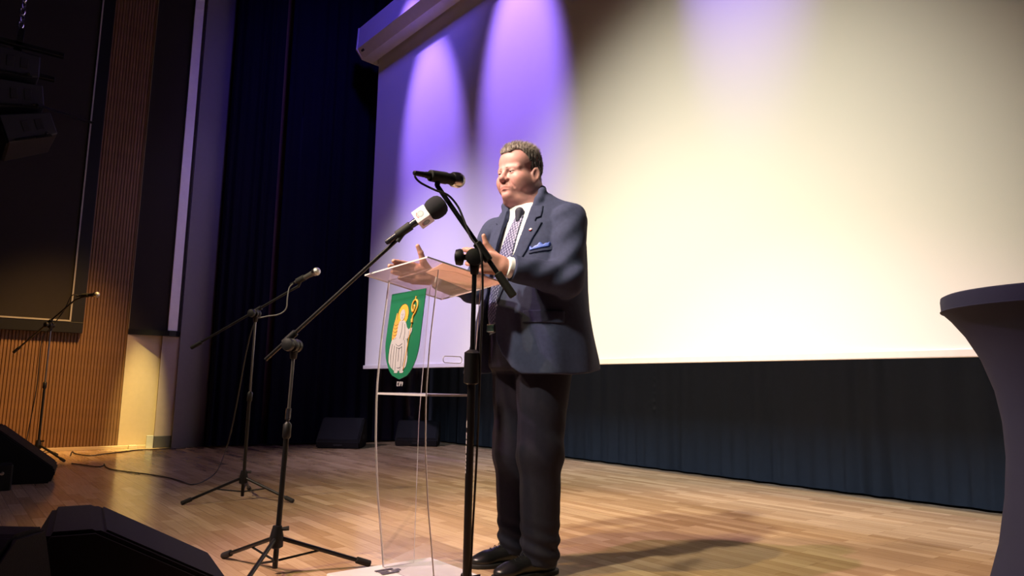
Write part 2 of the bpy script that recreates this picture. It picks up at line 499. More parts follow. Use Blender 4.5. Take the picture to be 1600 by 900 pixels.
def mic_clip(bm, p, d, r=0.017):
    rod(bm, p - d * 0.035, p + d * 0.035, r, r * 1.08, 14, 0.002)


def handheld_mic(label, rear, tip, clip_from, wire=None, head_m=None, body_m=None, hr=0.0255, group='handheld microphones on stands'):
    rear, tip = Vector(rear), Vector(tip); d = (tip - rear).normalized(); L = (tip - rear).length
    t = thing('microphone', label, 'microphone', rear, group)
    bm = B(); lathe(bm, rear, d, [(0.008, 0), (0.0105, 0.004), (0.0115, 0.03), (0.0165, L - 0.085), (0.019, L - 0.055), (0.0215, L - 0.05)], 20); obj('body', bm, body_m or M_blkpl, t)
    bm = B(); lathe(bm, rear, d, [(0.021, L - 0.052), (0.0245, L - 0.046), (0.0262, L - 0.028), (0.0262, L - 0.024)], 24); obj('collar_ring', bm, M_chrome, t)
    bm = B(); c = L - 0.024
    lathe(bm, rear, d, [(0.0255, c)] + [(hr * math.cos(a), c + 0.024 * math.sin(a)) for a in (0.3, 0.6, 0.9, 1.2, 1.45)], 24); obj('grille', bm, head_m or M_steel, t)
    bm = B(); rod(bm, rear - d * 0.045, rear + d * 0.006, 0.0075, 0.0095, 14, 0.002); obj('connector', bm, M_blkpl, t)
    q = rear + d * (0.055 if L > 0.15 else 0.04)
    bm = B(); mic_clip(bm, q, d, 0.0185); rod(bm, q - Vector((0, 0, 0.006)), Vector(clip_from), 0.009, 0.0085, 12); obj('clip', bm, M_rub, t)
    return t


def cable(label, pts, r=0.0033, m=None, group='black microphone cables', n=12):
    bm = B(); tube(bm, pts, r, 8, n)
    return obj('cable', bm, m or M_cable, None, 'all', label, 'cable', None, group)


def ang(a, b):
    return math.atan2(b[1] - a[1], b[0] - a[0])


# far stand against the slatted wall
b0 = (-7.93, 0.83, 0); top0 = at(80, 508, 6.68)
mic_stand('far black boom stand in front of the slatted wall, at far left', (top0.x + 0.0, top0.y, 0), top0, at(22, 550, 6.8), at(118, 468, 6.6), [0.5, 0.5 + 2.094, 0.5 + 4.189])
handheld_mic('small microphone on the farthest stand by the slatted wall', at(126, 462, 6.6), at(155, 460, 6.55), at(118, 468, 6.6))
cable('thin cable hanging down from the farthest stand at the slatted wall',
      [at(124, 463, 6.6), at(112, 462, 6.6), at(100, 485, 6.65), at(80, 512, 6.62), at(66, 530, 6.62), at(58, 600, 6.62), at(48, 655, 6.62), at(41, 690, 6.6)], 0.0045)
# middle stand
base1 = (-4.69, 1.59, 0); top1 = at(400, 490, 4.62)
mic_stand('middle-distance black boom stand on bare floor, left of the lectern', base1, top1, at(300, 543, 4.75), at(466, 447, 4.6),
          [ang((-4.69, 1.59), (-4.66, 1.23)), ang((-4.69, 1.59), (-4.39, 1.80)), ang((0, 0), (-0.9, 0.43))])
handheld_mic('silver-headed microphone tilted up on the middle boom stand', at(461, 441, 4.6), at(499, 422, 4.5), at(466, 448, 4.6), body_m=mat('grey_metal', (0.16, 0.155, 0.15), 0.35, metal=0.6))
cable('grey cable looping from the silver-headed microphone to its stand', [at(458, 443, 4.6), at(452, 450, 4.6), at(449, 466, 4.58), at(447, 482, 4.58), at(436, 491, 4.58), at(418, 494, 4.6), at(404, 497, 4.6)], 0.0042, M_gcable)


def fl(px, py, z=0.005):
    v = Rm @ np.array([px - 800.0, py - 450.0, FPX]); k = (z - HCAM) / v[2]
    return Vector((v[0] * k, v[1] * k, z))


cable('long black cable drooping from middle stand and snaking across floor to the left',
      [at(398, 505, 4.62), at(392, 520, 4.63), at(383, 560, 4.7), at(372, 620, 4.75), at(362, 670, 4.8), at(352, 705, 4.9), fl(338, 737, 0.05), fl(318, 752), fl(300, 757), fl(285, 752), fl(262, 746), fl(232, 741), fl(185, 735), fl(168, 731), fl(163, 725), fl(160, 728), fl(150, 729), fl(128, 726), fl(112, 724)], 0.0042)
# nearer stand with press microphone
base2 = (-2.82, 1.10, 0); top2 = at(460, 540, 2.9)
stand2 = mic_stand('nearer black boom stand left of the lectern, holding the press microphone', base2, top2, at(415, 562, 2.93), at(652, 346, 2.88),
          [ang((-2.82, 1.085), (-3.183, 1.0)), ang((-2.82, 1.085), (-2.713, 1.437)), ang((-2.82, 1.085), (-2.55, 0.85))], collar_t=0.62, weight=False)
bm = B(); rod(bm, Vector(base2).lerp(top2, 0.665), Vector(base2).lerp(top2, 0.715), 0.0110, seg=14); obj('chrome_ring', bm, M_chrome, stand2, label='chrome ring on the pole')

# press microphone: foam windscreen, white flag cube, body in clip
r2 = at(604, 379, 2.87); t2 = at(692, 317, 2.87); d2 = (t2 - r2).normalized(); L2 = (t2 - r2).length
t = thing('press_microphone', 'press microphone with black foam windscreen and white logo cube', 'microphone', r2)
bm = B(); lathe(bm, r2, d2, [(0.006, -0.004), (0.0105, 0), (0.0115, 0.01), (0.013, 0.09), (0.019, L2 - 0.07)], 20); obj('body', bm, mat('dark_gloss', (0.02, 0.02, 0.03), 0.25), t)
fc = L2 - 0.048
bm = B(); lathe(bm, r2, d2, [(0.026, fc - 0.024), (0.038, fc - 0.016), (0.044, fc - 0.002), (0.0455, fc + 0.016), (0.044, fc + 0.032), (0.037, fc + 0.046), (0.024, fc + 0.055), (0.004, fc + 0.058)], 28)
obj('foam_windscreen', bm, mat('foam', (0.011, 0.011, 0.017), 0.95, bump=0.9, bscale=700), t)
cc = r2 + d2 * (fc - 0.05)
toc = (Vector((0, 0, HCAM)) - cc).normalized()
fu = (toc - d2 * toc.dot(d2)).normalized(); fv = d2.cross(fu).normalized()
# cube turned so that one face looks up at the camera side and one looks down
rot = math.radians(-33)
fa = fu * math.cos(rot) + fv * math.sin(rot); fb = d2.cross(fa).normalized()
if fb.z > 0: fb = -fb
hz = 0.0300
Mx = Matrix(((d2.x, fa.x, fb.x, cc.x), (d2.y, fa.y, fb.y, cc.y), (d2.z, fa.z, fb.z, cc.z), (0, 0, 0, 1)))
bm = B(); box(bm, (-hz, -hz, -hz), (hz, hz, hz), 0.003, Mx); cube = obj('logo_cube', bm, mat('flag_white', (0.78, 0.76, 0.80), 0.35), t, label='white cube with round grey and red emblem')
M_eg = mat('emblem_grey', (0.22, 0.25, 0.29), 0.5); M_er = mat('emblem_red', (0.42, 0.04, 0.05), 0.5); M_et = mat('emblem_teal', (0.32, 0.38, 0.40), 0.5)


def disc_on(face, nrm, rr, m, name, arc=None, r0=0.0, h=0.0006):
    n = nrm.normalized(); u = d2; v = n.cross(u).normalized(); c = cc + n * hz
    bm = B(); a0, a1 = arc or (0, 2 * math.pi); N = 20; top = []; bot = []
    for i in range(N + 1):
        a = a0 + (a1 - a0) * i / N; dd = u * math.cos(a) + v * math.sin(a)
        top.append((bm.verts.new(c + dd * r0 + n * h), bm.verts.new(c + dd * rr + n * h)))
    for p, q in zip(top, top[1:]):
        bm.faces.new((p[0], p[1], q[1], q[0]))
    obj(name, bm, m, face, False)


for nrm in (fa, fb):
    disc_on(cube, nrm, 0.0155, M_eg, 'emblem_ring', None, 0.010)
    disc_on(cube, nrm, 0.0100, M_et, 'emblem_disc', None, 0.0002, 0.0007)
    disc_on(cube, nrm, 0.0195, M_er, 'emblem_arc', (2.2, 3.9), 0.0165, 0.0008)
bm = B(); q = r2 + d2 * 0.085; mic_clip(bm, q, d2, 0.0175); rod(bm, q - Vector((0, 0, 0.01)), q - d2 * 0.03 - Vector((0, 0, 0.028)), 0.009); obj('clip', bm, M_rub, t)

# front stand with the speaker's microphone
top3 = at(742, 402, 2.25); base3 = Vector((-1.905, 1.36, 0))
mic_stand('closest black boom stand in front of lectern and speaker', base3, top3, at(801, 461, 2.24), at(683, 290, 2.27), [0.0, 2.094, 4.189], hub=0.10, legr=0.33, knob_side=at(722, 402, 2.25) - top3, collar_t=0.68, tube_r=0.0125, col_r=0.013, col_l=0.10, inner=M_blkmt)
h3r = at(664, 273, 2.24); h3t = at(724, 283, 2.36)
handheld_mic('black microphone with silver grille raised toward the face of the speaker', h3r, h3t, at(683, 290, 2.27))
cable('black cable from the raised microphone down the closest stand',
      [h3r - (h3t - h3r).normalized() * 0.04, at(649, 271, 2.235), at(649, 277, 2.235), at(658, 286, 2.24), at(680, 297, 2.24), at(700, 305, 2.245), at(715, 322, 2.25), at(724, 342, 2.24), at(735, 370, 2.225), at(748, 388, 2.21), at(753, 410, 2.20), at(754, 460, 2.22), at(751, 540, 2.23), at(748, 640, 2.235), at(744, 730, 2.24), at(739, 820, 2.235), at(735, 900, 2.21), at(733, 952, 2.17)], 0.0036)
# white print on its pole
bm = B(); axp = (top3 - base3)
side = Vector((-0.626, -0.779, 0))
for k, ln in enumerate((0.022, 0.007, 0.012, 0.012, 0.008, 0.013, 0.008, 0.009, 0.009, 0.009, 0.009)):
    zc = 0.615 - sum((0.022, 0.007, 0.012, 0.012, 0.008, 0.013, 0.008, 0.009, 0.009, 0.009, 0.009)[:k]) * 1.35
    p = base3 + axp * (zc / axp.z) + (side * 0.9 + Vector((0.774, -0.618, 0)) * 0.43) * 0.0117
    tn = Vector((0.43, 0.55, 0)).normalized() * 0.0018
    box(bm, (-0.0009, -0.0022, -ln / 2), (0.0009, 0.0022, ln / 2), 0, Matrix.Translation(p) @ Matrix.Rotation(math.atan2(side.y, side.x) + 0.4, 4, 'Z'))
stand3 = [o for o in bpy.data.objects if o.name.startswith('microphone_stand')][-1]
obj('pole_lettering', bm, M_white, stand3, False, label='worn white lettering up the pole')

# ------------------------------------------------------------------ lectern
LX0, LX1, LYF, LYB = -2.615, -2.237, 1.43, 1.60


def yfront(z):
    return LYF + float(np.interp(z, [0, 0.15, 0.3, 0.5, 0.7, 0.9, 1.05, 1.17], [0.03, 0.010, -0.012, -0.031, -0.037, -0.027, -0.012, 0.0]))


t = thing('lectern', 'transparent acrylic lectern with bowed front and green crest', 'lectern', ((LX0 + LX1) / 2, 1.52, 0))
lect = t
zs = [0.016 + i * (1.165 - 0.016) / 16 for i in range(17)]


def panel(name, f, th, widthvec_pts):
    pass


def sheet(name, ptsA, ptsB, nrm, th, parent):
    """ruled sheet between two polylines, thickness along nrm, edges in the paler edge material"""
    bm = B(); n = Vector(nrm) * th
    A0 = [bm.verts.new(p) for p in ptsA]; B0 = [bm.verts.new(p) for p in ptsB]
    A1 = [bm.verts.new(Vector(p) + n) for p in ptsA]; B1 = [bm.verts.new(Vector(p) + n) for p in ptsB]
    for i in range(len(A0) - 1):
        bm.faces.new((A0[i], B0[i], B0[i + 1], A0[i + 1])); bm.faces.new((A1[i], A1[i + 1], B1[i + 1], B1[i]))
        for f in (bm.faces.new((A0[i], A0[i + 1], A1[i + 1], A1[i])), bm.faces.new((B0[i], B1[i], B1[i + 1], B0[i + 1]))): f.material_index = 1
    for f in (bm.faces.new((A0[0], A1[0], B1[0], B0[0])), bm.faces.new((A0[-1], B0[-1], B1[-1], A1[-1]))): f.material_index = 1
    return obj(name, bm, [M_acr, M_edge], parent, False)


sheet('front_panel', [(LX0, yfront(z), z) for z in zs], [(LX1, yfront(z), z) for z in zs], (0, 1, 0), 0.005, lect)
for X, s in ((LX0, 1), (LX1, -1)):
    sheet('side_panel', [(X, yfront(z) + 0.006, z) for z in zs], [(X, LYB + 0.03 * max(0, (z - 0.6)) * 2, z) for z in zs], (s, 0, 0), 0.005, lect)
bm = B(); box(bm, (LX0 + 0.006, yfront(0.7) + 0.006, 0.694), (LX1 - 0.006, LYB, 0.702)); obj('shelf', bm, [mat('shelf_acrylic', (0.60, 0.57, 0.60), 0.2)], lect, False, label='frosted acrylic shelf')
bm = B(); box(bm, (-2.66, 1.24, 0.0), (-2.19, 1.71, 0.015), 0.006); bp = obj('base_plate', bm, M_white, lect, False, label='white base plate')
bm = B()
for q in (1.405, 1.46): box(bm, (-2.555, q, 0.0151), (-2.535, q + 0.035, 0.019))
for q in ((-2.575, 1.40), (-2.525, 1.40)): box(bm, (q[0], q[1], 0.0151), (q[0] + 0.016, q[1] + 0.075, 0.02), 0.002)
box(bm, (-2.56, 1.434, 0.0151), (-2.525, 1.440, 0.02)); obj('bracket', bm, mat('bracket_steel', (0.25, 0.23, 0.25), 0.35, metal=0.7), bp, False)
# rounded cable slot in the camera-side panel
bm = B(); pts = []
for i in range(32):
    a = 2 * math.pi * i / 32; cx = 0.031 * (1 if math.cos(a) > 0 else -1)
    pts.append(Vector((LX1 + 0.001, 1.507 + cx + 0.012 * math.cos(a), 0.831 + 0.0125 * math.sin(a))))
tube(bm, pts, 0.0016, 6, closed=True, smooth=False); obj('cable_slot', bm, M_edge, lect, label='pale rounded slot rim')
# tray
TA, TB, TC, TD = (Vector(v) for v in ((-2.655, 1.34, 1.178), (-2.17, 1.34, 1.190), (-2.17, 1.694, 1.133), (-2.655, 1.722, 1.112)))
tn = (TB - TA).cross(TD - TA).normalized()
bm = B(); A = [bm.verts.new(v) for v in (TA, TB, TC, TD)]; Bv = [bm.verts.new(v + tn * 0.006) for v in (TA, TB, TC, TD)]
bm.faces.new(list(reversed(A))); bm.faces.new(Bv)
for i in range(4):
    f = bm.faces.new((A[i], A[(i + 1) % 4], Bv[(i + 1) % 4], Bv[i])); f.material_index = 1
tray = obj('reading_tray', bm, [M_acrt, M_edge], lect, False, label='sloping clear reading tray')
bm = B(); e = (TC - TD).normalized(); lipd = tn
for v in box(bm, (0, 0, 0), (1, 1, 1)):
    c = v.co.copy(); v.co = TD + (TC - TD) * c.x + tn * (0.006 + 0.022 * c.z) - (TD - TA).normalized() * (0.005 * c.y)
obj('tray_lip', bm, [M_acr], tray, False)

# crest on the front panel, drawn from thin plates
def crest(u, v, d):
    """u 0..1 across, v 0..1 downward on a field 0.262 x 0.345 m"""
    z = 1.100 - v * 0.345
    return Vector((-2.562 + u * 0.262, yfront(z) - 0.0006 - d, z))


M_green = mat('crest_green', (0.010, 0.135, 0.068), 0.4); M_gold = mat('crest_gold', (0.72, 0.36, 0.05), 0.45)
M_robe = mat('crest_white', (0.42, 0.40, 0.44), 0.5); M_ink = mat('crest_ink', (0.02, 0.02, 0.03), 0.6); M_ora = mat('crest_orange', (0.62, 0.30, 0.06), 0.5)
sh = [(0, 0), (1, 0)] + [(1 - 0.0 * k, 0.02 + 0.08 * k) for k in range(1, 7)] + [(0.5 + 0.5 * math.cos(a), 0.56 + 0.44 * math.sin(a)) for a in np.linspace(0.15, math.pi - 0.15, 22)] + [(0, 0.5 - 0.08 * k) for k in range(0, 6)]


def plate(name, poly, m, parent, d0, d1, lab=None):
    # strips so that the plate follows the bowed panel
    vs = sorted({round(v, 4) for _, v in poly})
    bm = B(); prism(bm, poly, crest, d0, d1)
    bmesh.ops.triangulate(bm, faces=[f for f in bm.faces if len(f.verts) > 4])
    return obj(name, bm, m, parent, False, lab)


def shield_plate():
    bm = B(); rows = []
    for k in range(25):
        v = k / 24
        hw = 0.5 if v < 0.56 else 0.5 * math.sqrt(max(0.0, 1 - ((v - 0.56) / 0.44) ** 2))
        hw = max(hw, 0.004)
        rows.append((0.5 - hw, 0.5 + hw, v))
    for d in (0.0, 0.0025):
        vv = [(bm.verts.new(crest(a, v, d)), bm.verts.new(crest(b, v, d))) for a, b, v in rows]
        for p, q in zip(vv, vv[1:]): bm.faces.new((p[0], p[1], q[1], q[0]))
        if d == 0.0: first = vv
    for p, q, p2, q2 in zip(first, first[1:], vv, vv[1:]):
        bm.faces.new((p[0], q[0], q2[0], p2[0])); bm.faces.new((p[1], q[1], q2[1], p2[1]))
    bm.faces.new((first[0][0], first[0][1], vv[0][1], vv[0][0]))
    return obj('crest_shield', bm, M_green, lect, False, 'green shield with haloed robed figure holding a gold crosier')


shield = shield_plate()


def strip_poly(name, rows, m, d0, d1):
    """rows: (v, u_left, u_right)"""
    bm = B(); f = {}
    for d in (d0, d1):
        f[d] = [(bm.verts.new(crest(a, v, d)), bm.verts.new(crest(b, v, d))) for v, a, b in rows]
        for p, q in zip(f[d], f[d][1:]): bm.faces.new((p[0], p[1], q[1], q[0]))
    for p, q, p2, q2 in zip(f[d0], f[d0][1:], f[d1], f[d1][1:]):
        bm.faces.new((p[0], q[0], q2[0], p2[0])); bm.faces.new((p[1], q[1], q2[1], p2[1]))
    return obj(name, bm, m, shield, False)


D = 0.0026
hal = [(0.255 + 0.115 * math.cos(a) * -1, 0.42 - 0.145 * math.sin(a), 0.42 + 0.145 * math.sin(a)) for a in np.linspace(0.1, math.pi - 0.1, 14)]
strip_poly('halo', [(0.265 - 0.12 * math.cos(a), 0.44 - 0.155 * math.sin(a), 0.44 + 0.155 * math.sin(a)) for a in np.linspace(0.08, math.pi - 0.08, 14)], M_gold, D, D + 0.0006)
strip_poly('orange_cloak', [(0.24, 0.245, 0.262), (0.30, 0.225, 0.285), (0.36, 0.20, 0.34), (0.42, 0.185, 0.335), (0.48, 0.18, 0.34), (0.54, 0.185, 0.34), (0.57, 0.20, 0.34)], M_ora, D, D + 0.0007)
strip_poly('robe', [(0.335, 0.37, 0.50), (0.37, 0.34, 0.56), (0.42, 0.33, 0.60), (0.47, 0.33, 0.70), (0.52, 0.30, 0.66), (0.56, 0.19, 0.64), (0.62, 0.16, 0.68), (0.72, 0.14, 0.70), (0.80, 0.15, 0.70), (0.86, 0.22, 0.67), (0.905, 0.34, 0.58)], M_robe, D + 0.0007, D + 0.0014)
strip_poly('robe_sleeve', [(0.43, 0.70, 0.76), (0.47, 0.60, 0.755), (0.51, 0.56, 0.72), (0.55, 0.58, 0.66)], M_robe, D + 0.0014, D + 0.0019)
strip_poly('head', [(0.225 - 0.065 * math.cos(a) + 0.045, 0.43 - 0.072 * math.sin(a), 0.43 + 0.072 * math.sin(a)) for a in np.linspace(0.1, math.pi - 0.1, 10)] + [(0.36, 0.42, 0.44)], M_robe, D + 0.0014, D + 0.002)
for a, b_ in ((0.36, 0.0), (0.52, 0.0)):
    strip_poly('shoe', [(0.895, a, a + 0.06), (0.915, a - 0.02, a + 0.09), (0.93, a - 0.01, a + 0.07)], M_robe, D, D + 0.001)


def inkline(name, pts, r, m, lift=0.0022):
    bm = B(); tube(bm, [crest(u, v, lift) for u, v in pts], r, 5, 5); return obj(name, bm, m, shield, 'all')


inkline('crosier_staff', [(0.735, 0.36), (0.70, 0.55), (0.66, 0.72), (0.61, 0.895)], 0.0022, M_gold, 0.0042)
cr = [(0.735, 0.36), (0.745, 0.30), (0.80, 0.255), (0.835, 0.20), (0.82, 0.145), (0.76, 0.115), (0.70, 0.145), (0.685, 0.20), (0.71, 0.245), (0.745, 0.235), (0.755, 0.195), (0.735, 0.175)]
inkline('crosier_head', cr, 0.0042, M_gold, 0.0042)
inkline('crosier_tip', [(0.76, 0.115), (0.762, 0.075)], 0.003, M_gold, 0.0042)
inkline('crosier_knob', [(0.728, 0.335), (0.738, 0.375)], 0.0062, M_gold, 0.0045)
for k, pts in enumerate([[(0.30, 0.62), (0.29, 0.76), (0.30, 0.88)], [(0.37, 0.64), (0.365, 0.76), (0.37, 0.90)], [(0.44, 0.645), (0.44, 0.80)], [(0.52, 0.63), (0.53, 0.76), (0.52, 0.90)], [(0.58, 0.56), (0.61, 0.72), (0.58, 0.86)],
                         [(0.23, 0.60), (0.21, 0.75), (0.24, 0.86)], [(0.33, 0.60), (0.42, 0.625), (0.52, 0.60)], [(0.35, 0.635), (0.44, 0.655), (0.52, 0.635)], [(0.42, 0.87), (0.47, 0.875), (0.51, 0.865)],
                         [(0.46, 0.36), (0.46, 0.46), (0.43, 0.54)], [(0.53, 0.38), (0.56, 0.47), (0.55, 0.56)], [(0.40, 0.265), (0.425, 0.262)], [(0.445, 0.262), (0.47, 0.265)], [(0.435, 0.27), (0.43, 0.29)], [(0.415, 0.305), (0.45, 0.305)],
                         [(0.16, 0.60), (0.14, 0.72), (0.15, 0.80)], [(0.67, 0.46), (0.68, 0.60), (0.70, 0.74)]]):
    inkline('outline', pts, 0.0007, M_ink, 0.0046)
inkline('outline', [(0.44 + 0.158 * math.cos(a), 0.265 - 0.123 * math.sin(a)) for a in np.linspace(-0.3, 3.6, 16)], 0.0009, M_ink, 0.0034)
for k in range(5):
    inkline('outline', [(0.20, 0.37 + 0.04 * k), (0.26, 0.385 + 0.04 * k), (0.325, 0.37 + 0.04 * k)], 0.0008, M_ink, 0.0036)
# pale worn letters just below the shield: three strokes' worth
bm = B()
for (u0, v0, u1, v1) in [(0.44, 1.025, 0.455, 1.075), (0.44, 1.025, 0.48, 1.035), (0.44, 1.068, 0.48, 1.076), (0.50, 1.025, 0.512, 1.075), (0.53, 1.025, 0.542, 1.075), (0.53, 1.025, 0.565, 1.033), (0.555, 1.03, 0.567, 1.05), (0.585, 1.025, 0.597, 1.075), (0.60, 1.03, 0.61, 1.06)]:
    prism(bm, [(u0, v0), (u1, v0), (u1, v1), (u0, v1)], crest, 0.0, 0.0012)
obj('lettering', bm, M_robe, lect, False, label='tiny pale lettering under the shield')

# papers lying on the tray
bm = B()
pa = lambda u, v, d: TA + (TB - TA) * u + (TD - TA) * v + tn * (0.0065 + d)
prism(bm, [(0.60, 0.30), (0.985, 0.20), (0.985, 0.93), (0.50, 0.93)], pa, 0.0, 0.002)
obj('paper_sheet', bm, M_paper, None, False, 'tan sheets of paper lying on the clear lectern tray', 'paper')


# ------------------------------------------------------------------ loudspeakers
def wedge(label, loc, rz, w=0.60, d=0.56, h=0.36, group='floor monitor wedges', flip=1):
    """origin at back bottom centre; baffle looks along +y of its own frame"""
    Mx = Matrix.Translation(Vector(loc)) @ Matrix.Rotation(rz, 4, 'Z')
    t = thing('stage_monitor', label, 'loudspeaker', loc, group)
    prof = [(0.05, 0.0), (d - 0.03, 0.0), (d, 0.085), (0.20, h), (0.08, h), (0.0, 0.13)]
    bm = B(); prism(bm, prof, lambda u, v, e: Mx @ Vector((e, u, v)), -w / 2, w / 2)
    bmesh.ops.bevel(bm, geom=bm.edges[:], offset=0.012, segments=2, affect='EDGES')
    cab = obj('cabinet', bm, M_spk, t)
    n = Vector((0, h - 0.085, d - 0.20)).normalized(); a = Vector((0, d, 0.085)); b = Vector((0, 0.20, h)); e = b - a
    bm = B()
    for v in box(bm, (0, 0, 0), (1, 1, 1), 0.0):
        c = v.co.copy(); v.co = Mx @ (Vector(((c.x - 0.5) * (w - 0.05), 0, 0)) + a + e * (0.06 + 0.88 * c.y) + n * (0.001 + 0.006 * c.z))
    obj('grille', bm, M_grille, t, False)
    for sx in (-1, 1):
        bm = B(); box(bm, (sx * (w / 2) - 0.002, 0.17, 0.10), (sx * (w / 2) + 0.002, 0.30, 0.15), 0.0, Mx); obj('handle', bm, M_rub, cab, False)
    bm = B(); box(bm, (-0.05, d - 0.025, 0.03), (0.05, d - 0.012, 0.055), 0, Mx); obj('badge', bm, M_blkpl, cab, False)
    return t


wedge('black floor monitor at left edge below the far microphone stand', (-6.45, 0.18, 0), math.radians(-8), 0.55, 0.60, 0.40)
wedge('large black floor monitor in the left foreground with sloping grille', (-2.706, 0.247, 0), math.radians(-8), 0.50, 0.60, 0.30)
wedge('black floor monitor cut off by the bottom left corner', (-2.466, 0.121, 0), math.radians(-128.8), 0.50, 0.50, 0.353)
wedge('dark monitor against the side curtain, its front lip lit purple', (-8.14, 3.97, 0), math.radians(-90 - 38), 0.50, 0.48, 0.34)
wedge('dim monitor in the back corner seen through the clear lectern', (-8.0, 4.93, 0), math.radians(-90 - 38), 0.52, 0.46, 0.30)
# small stage box beside the left monitor
t = thing('stage_box', 'small black stage box at the left edge beside the monitor', 'box', (-5.9, 0.36, 0))
bm = B(); box(bm, (-6.0, 0.22, 0), (-5.82, 0.46, 0.17), 0.01); sb = obj('case', bm, M_blkpl, t, False)
bm = B(); lathe(bm, (-5.82, 0.40, 0.115), (1, 0, 0), [(0.012, 0), (0.012, 0.01), (0.006, 0.012)], 12); obj('socket', bm, M_chrome, sb)

# line array hanging top left
t = thing('line_array_speaker', 'dark curved line-array loudspeaker hanging from a chain at upper left', 'loudspeaker', (-7.2, 0.3, 2.6))
arr = t
mid = [at(26, 97, 6.2), at(32, 147, 6.2), at(50, 196, 6.2), at(88, 236, 6.2)]
tilts = [2, 9, 22, 36]
for i in range(3):
    c = mid[i]; a = math.radians(tilts[i])
    Mx = Matrix.Translation(c - Vector((0.34, 0, 0))) @ Matrix.Rotation(a, 4, 'X')
    hgt = 0.125
    # side profile: trapezoid, front towards -Y
    bm = B(); prism(bm, [(-0.21, -hgt), (0.17, -hgt * 0.78), (0.17, hgt * 0.78), (-0.21, hgt)], lambda u, v, e: Mx @ Vector((e, u, v)), -0.34, 0.34)
    bmesh.ops.bevel(bm, geom=bm.edges[:], offset=0.008, segments=1, affect='EDGES'); cab = obj('cabinet', bm, M_array, t, False)
    bm = B(); box(bm, (-0.32, -0.225, -hgt * 0.94), (0.32, -0.211, hgt * 0.94), 0.003, Mx); obj('grille', bm, M_grille, t, False)
    for dy in (-0.045, 0.055):
        bm = B(); box(bm, (0.340, dy - 0.028, -0.045), (0.346, dy + 0.028, 0.05), 0.004, Mx); obj('handle_recess', bm, M_rub, cab, False)
    bm = B(); box(bm, (0.341, -0.16, -hgt + 0.005), (0.352, 0.12, -hgt + 0.028), 0.003, Mx); rod(bm, Mx @ Vector((0.34, 0.0, -hgt + 0.016)), Mx @ Vector((0.362, 0.0, -hgt + 0.016)), 0.014); obj('rigging_bar', bm, M_blkmt, t, False)
    bm = B(); rod(bm, Mx @ Vector((0.34, 0.09, -0.085)), Mx @ Vector((0.352, 0.09, -0.085)), 0.011, seg=10); obj('rigging_pin', bm, M_chrome, t)
Mx = Matrix.Translation(mid[0] - Vector((0.34, 0, 0)))
bm = B(); box(bm, (-0.36, -0.2, 0.145), (-0.30, 0.34, 0.185), 0.004, Mx); box(bm, (0.30, -0.2, 0.145), (0.36, 0.34, 0.185), 0.004, Mx); box(bm, (-0.36, -0.03, 0.15), (0.36, 0.03, 0.19), 0.004, Mx)
box(bm, (0.33, -0.015, 0.185), (0.365, 0.03, 0.30), 0.004, Mx)
obj('flying_frame', bm, M_blkmt, t, False)
hk = mid[0] + Vector((0.005, 0.0, 0.31)); z = 0.0; k = 0
while hk.z + z < 5.6:
    bm = B(); pts = []
    ax = Vector((0.62, 0.78, 0)) if k % 2 == 0 else Vector((0.78, -0.62, 0))
    for i in range(16):
        a = 2 * math.pi * i / 16; pts.append(hk + ax * (0.020 * math.cos(a)) + Vector((0, 0, z + 0.040 * math.sin(a) + 0.04)))
    tube(bm, pts, 0.0075, 6, closed=True, smooth=False); obj('chain_link', bm, M_chrome, t, label='steel chain link')
    z += 0.062; k += 1
bm = B(); rod(bm, at(58, 164, 6.15), Vector((XW + 0.05, at(142, 182, 8.0).y, at(142, 182, 7.6).z)), 0.012, seg=8); obj('tie_rod', bm, M_blkmt, t)

# ------------------------------------------------------------------ cocktail table
tc = Vector((-0.72, 3.05, 0))
t = thing('cocktail_table', 'tall round cocktail table in tight dark navy stretch cover, right edge', 'table', tc)
bm = B()
prof = [(0.30, 0.0), (0.30, 0.03), (0.272, 0.10), (0.235, 0.22), (0.205, 0.38), (0.192, 0.52), (0.196, 0.64), (0.214, 0.75), (0.25, 0.86), (0.295, 0.945), (0.335, 1.0), (0.366, 1.03), (0.372, 1.036), (0.374, 1.075), (0.372, 1.088), (0.36, 1.094), (0.2, 1.094), (0.01, 1.094)]
seg = 72; rings = []
for r, z in prof:
    ring = []
    for i in range(seg):
        a = 2 * math.pi * i / seg
        f = math.exp(-((z - 0.5) / 0.42) ** 2)      # four taut ridges over the feet
        rr = r * (1 + 0.10 * f * (math.cos(4 * (a - 0.5)) * 0.8)) if z < 1.03 else r
        ring.append(bm.verts.new(tc + Vector((rr * math.cos(a), rr * math.sin(a), z))))
    rings.append(ring)
for a, b in zip(rings, rings[1:]):
    for i in range(seg): bm.faces.new((a[i], a[(i + 1) % seg], b[(i + 1) % seg], b[i]))
bm.faces.new(rings[0]); bm.faces.new(rings[-1])
cv = obj('stretch_cover', bm, M_spandex, t)
bm = B(); tube(bm, [tc + Vector((0.3735 * math.cos(a), 0.3735 * math.sin(a), 1.037)) for a in np.linspace(0, 2 * math.pi, 64, endpoint=False)], 0.003, 6, closed=True, smooth=False); obj('seam', bm, M_spandex, cv)

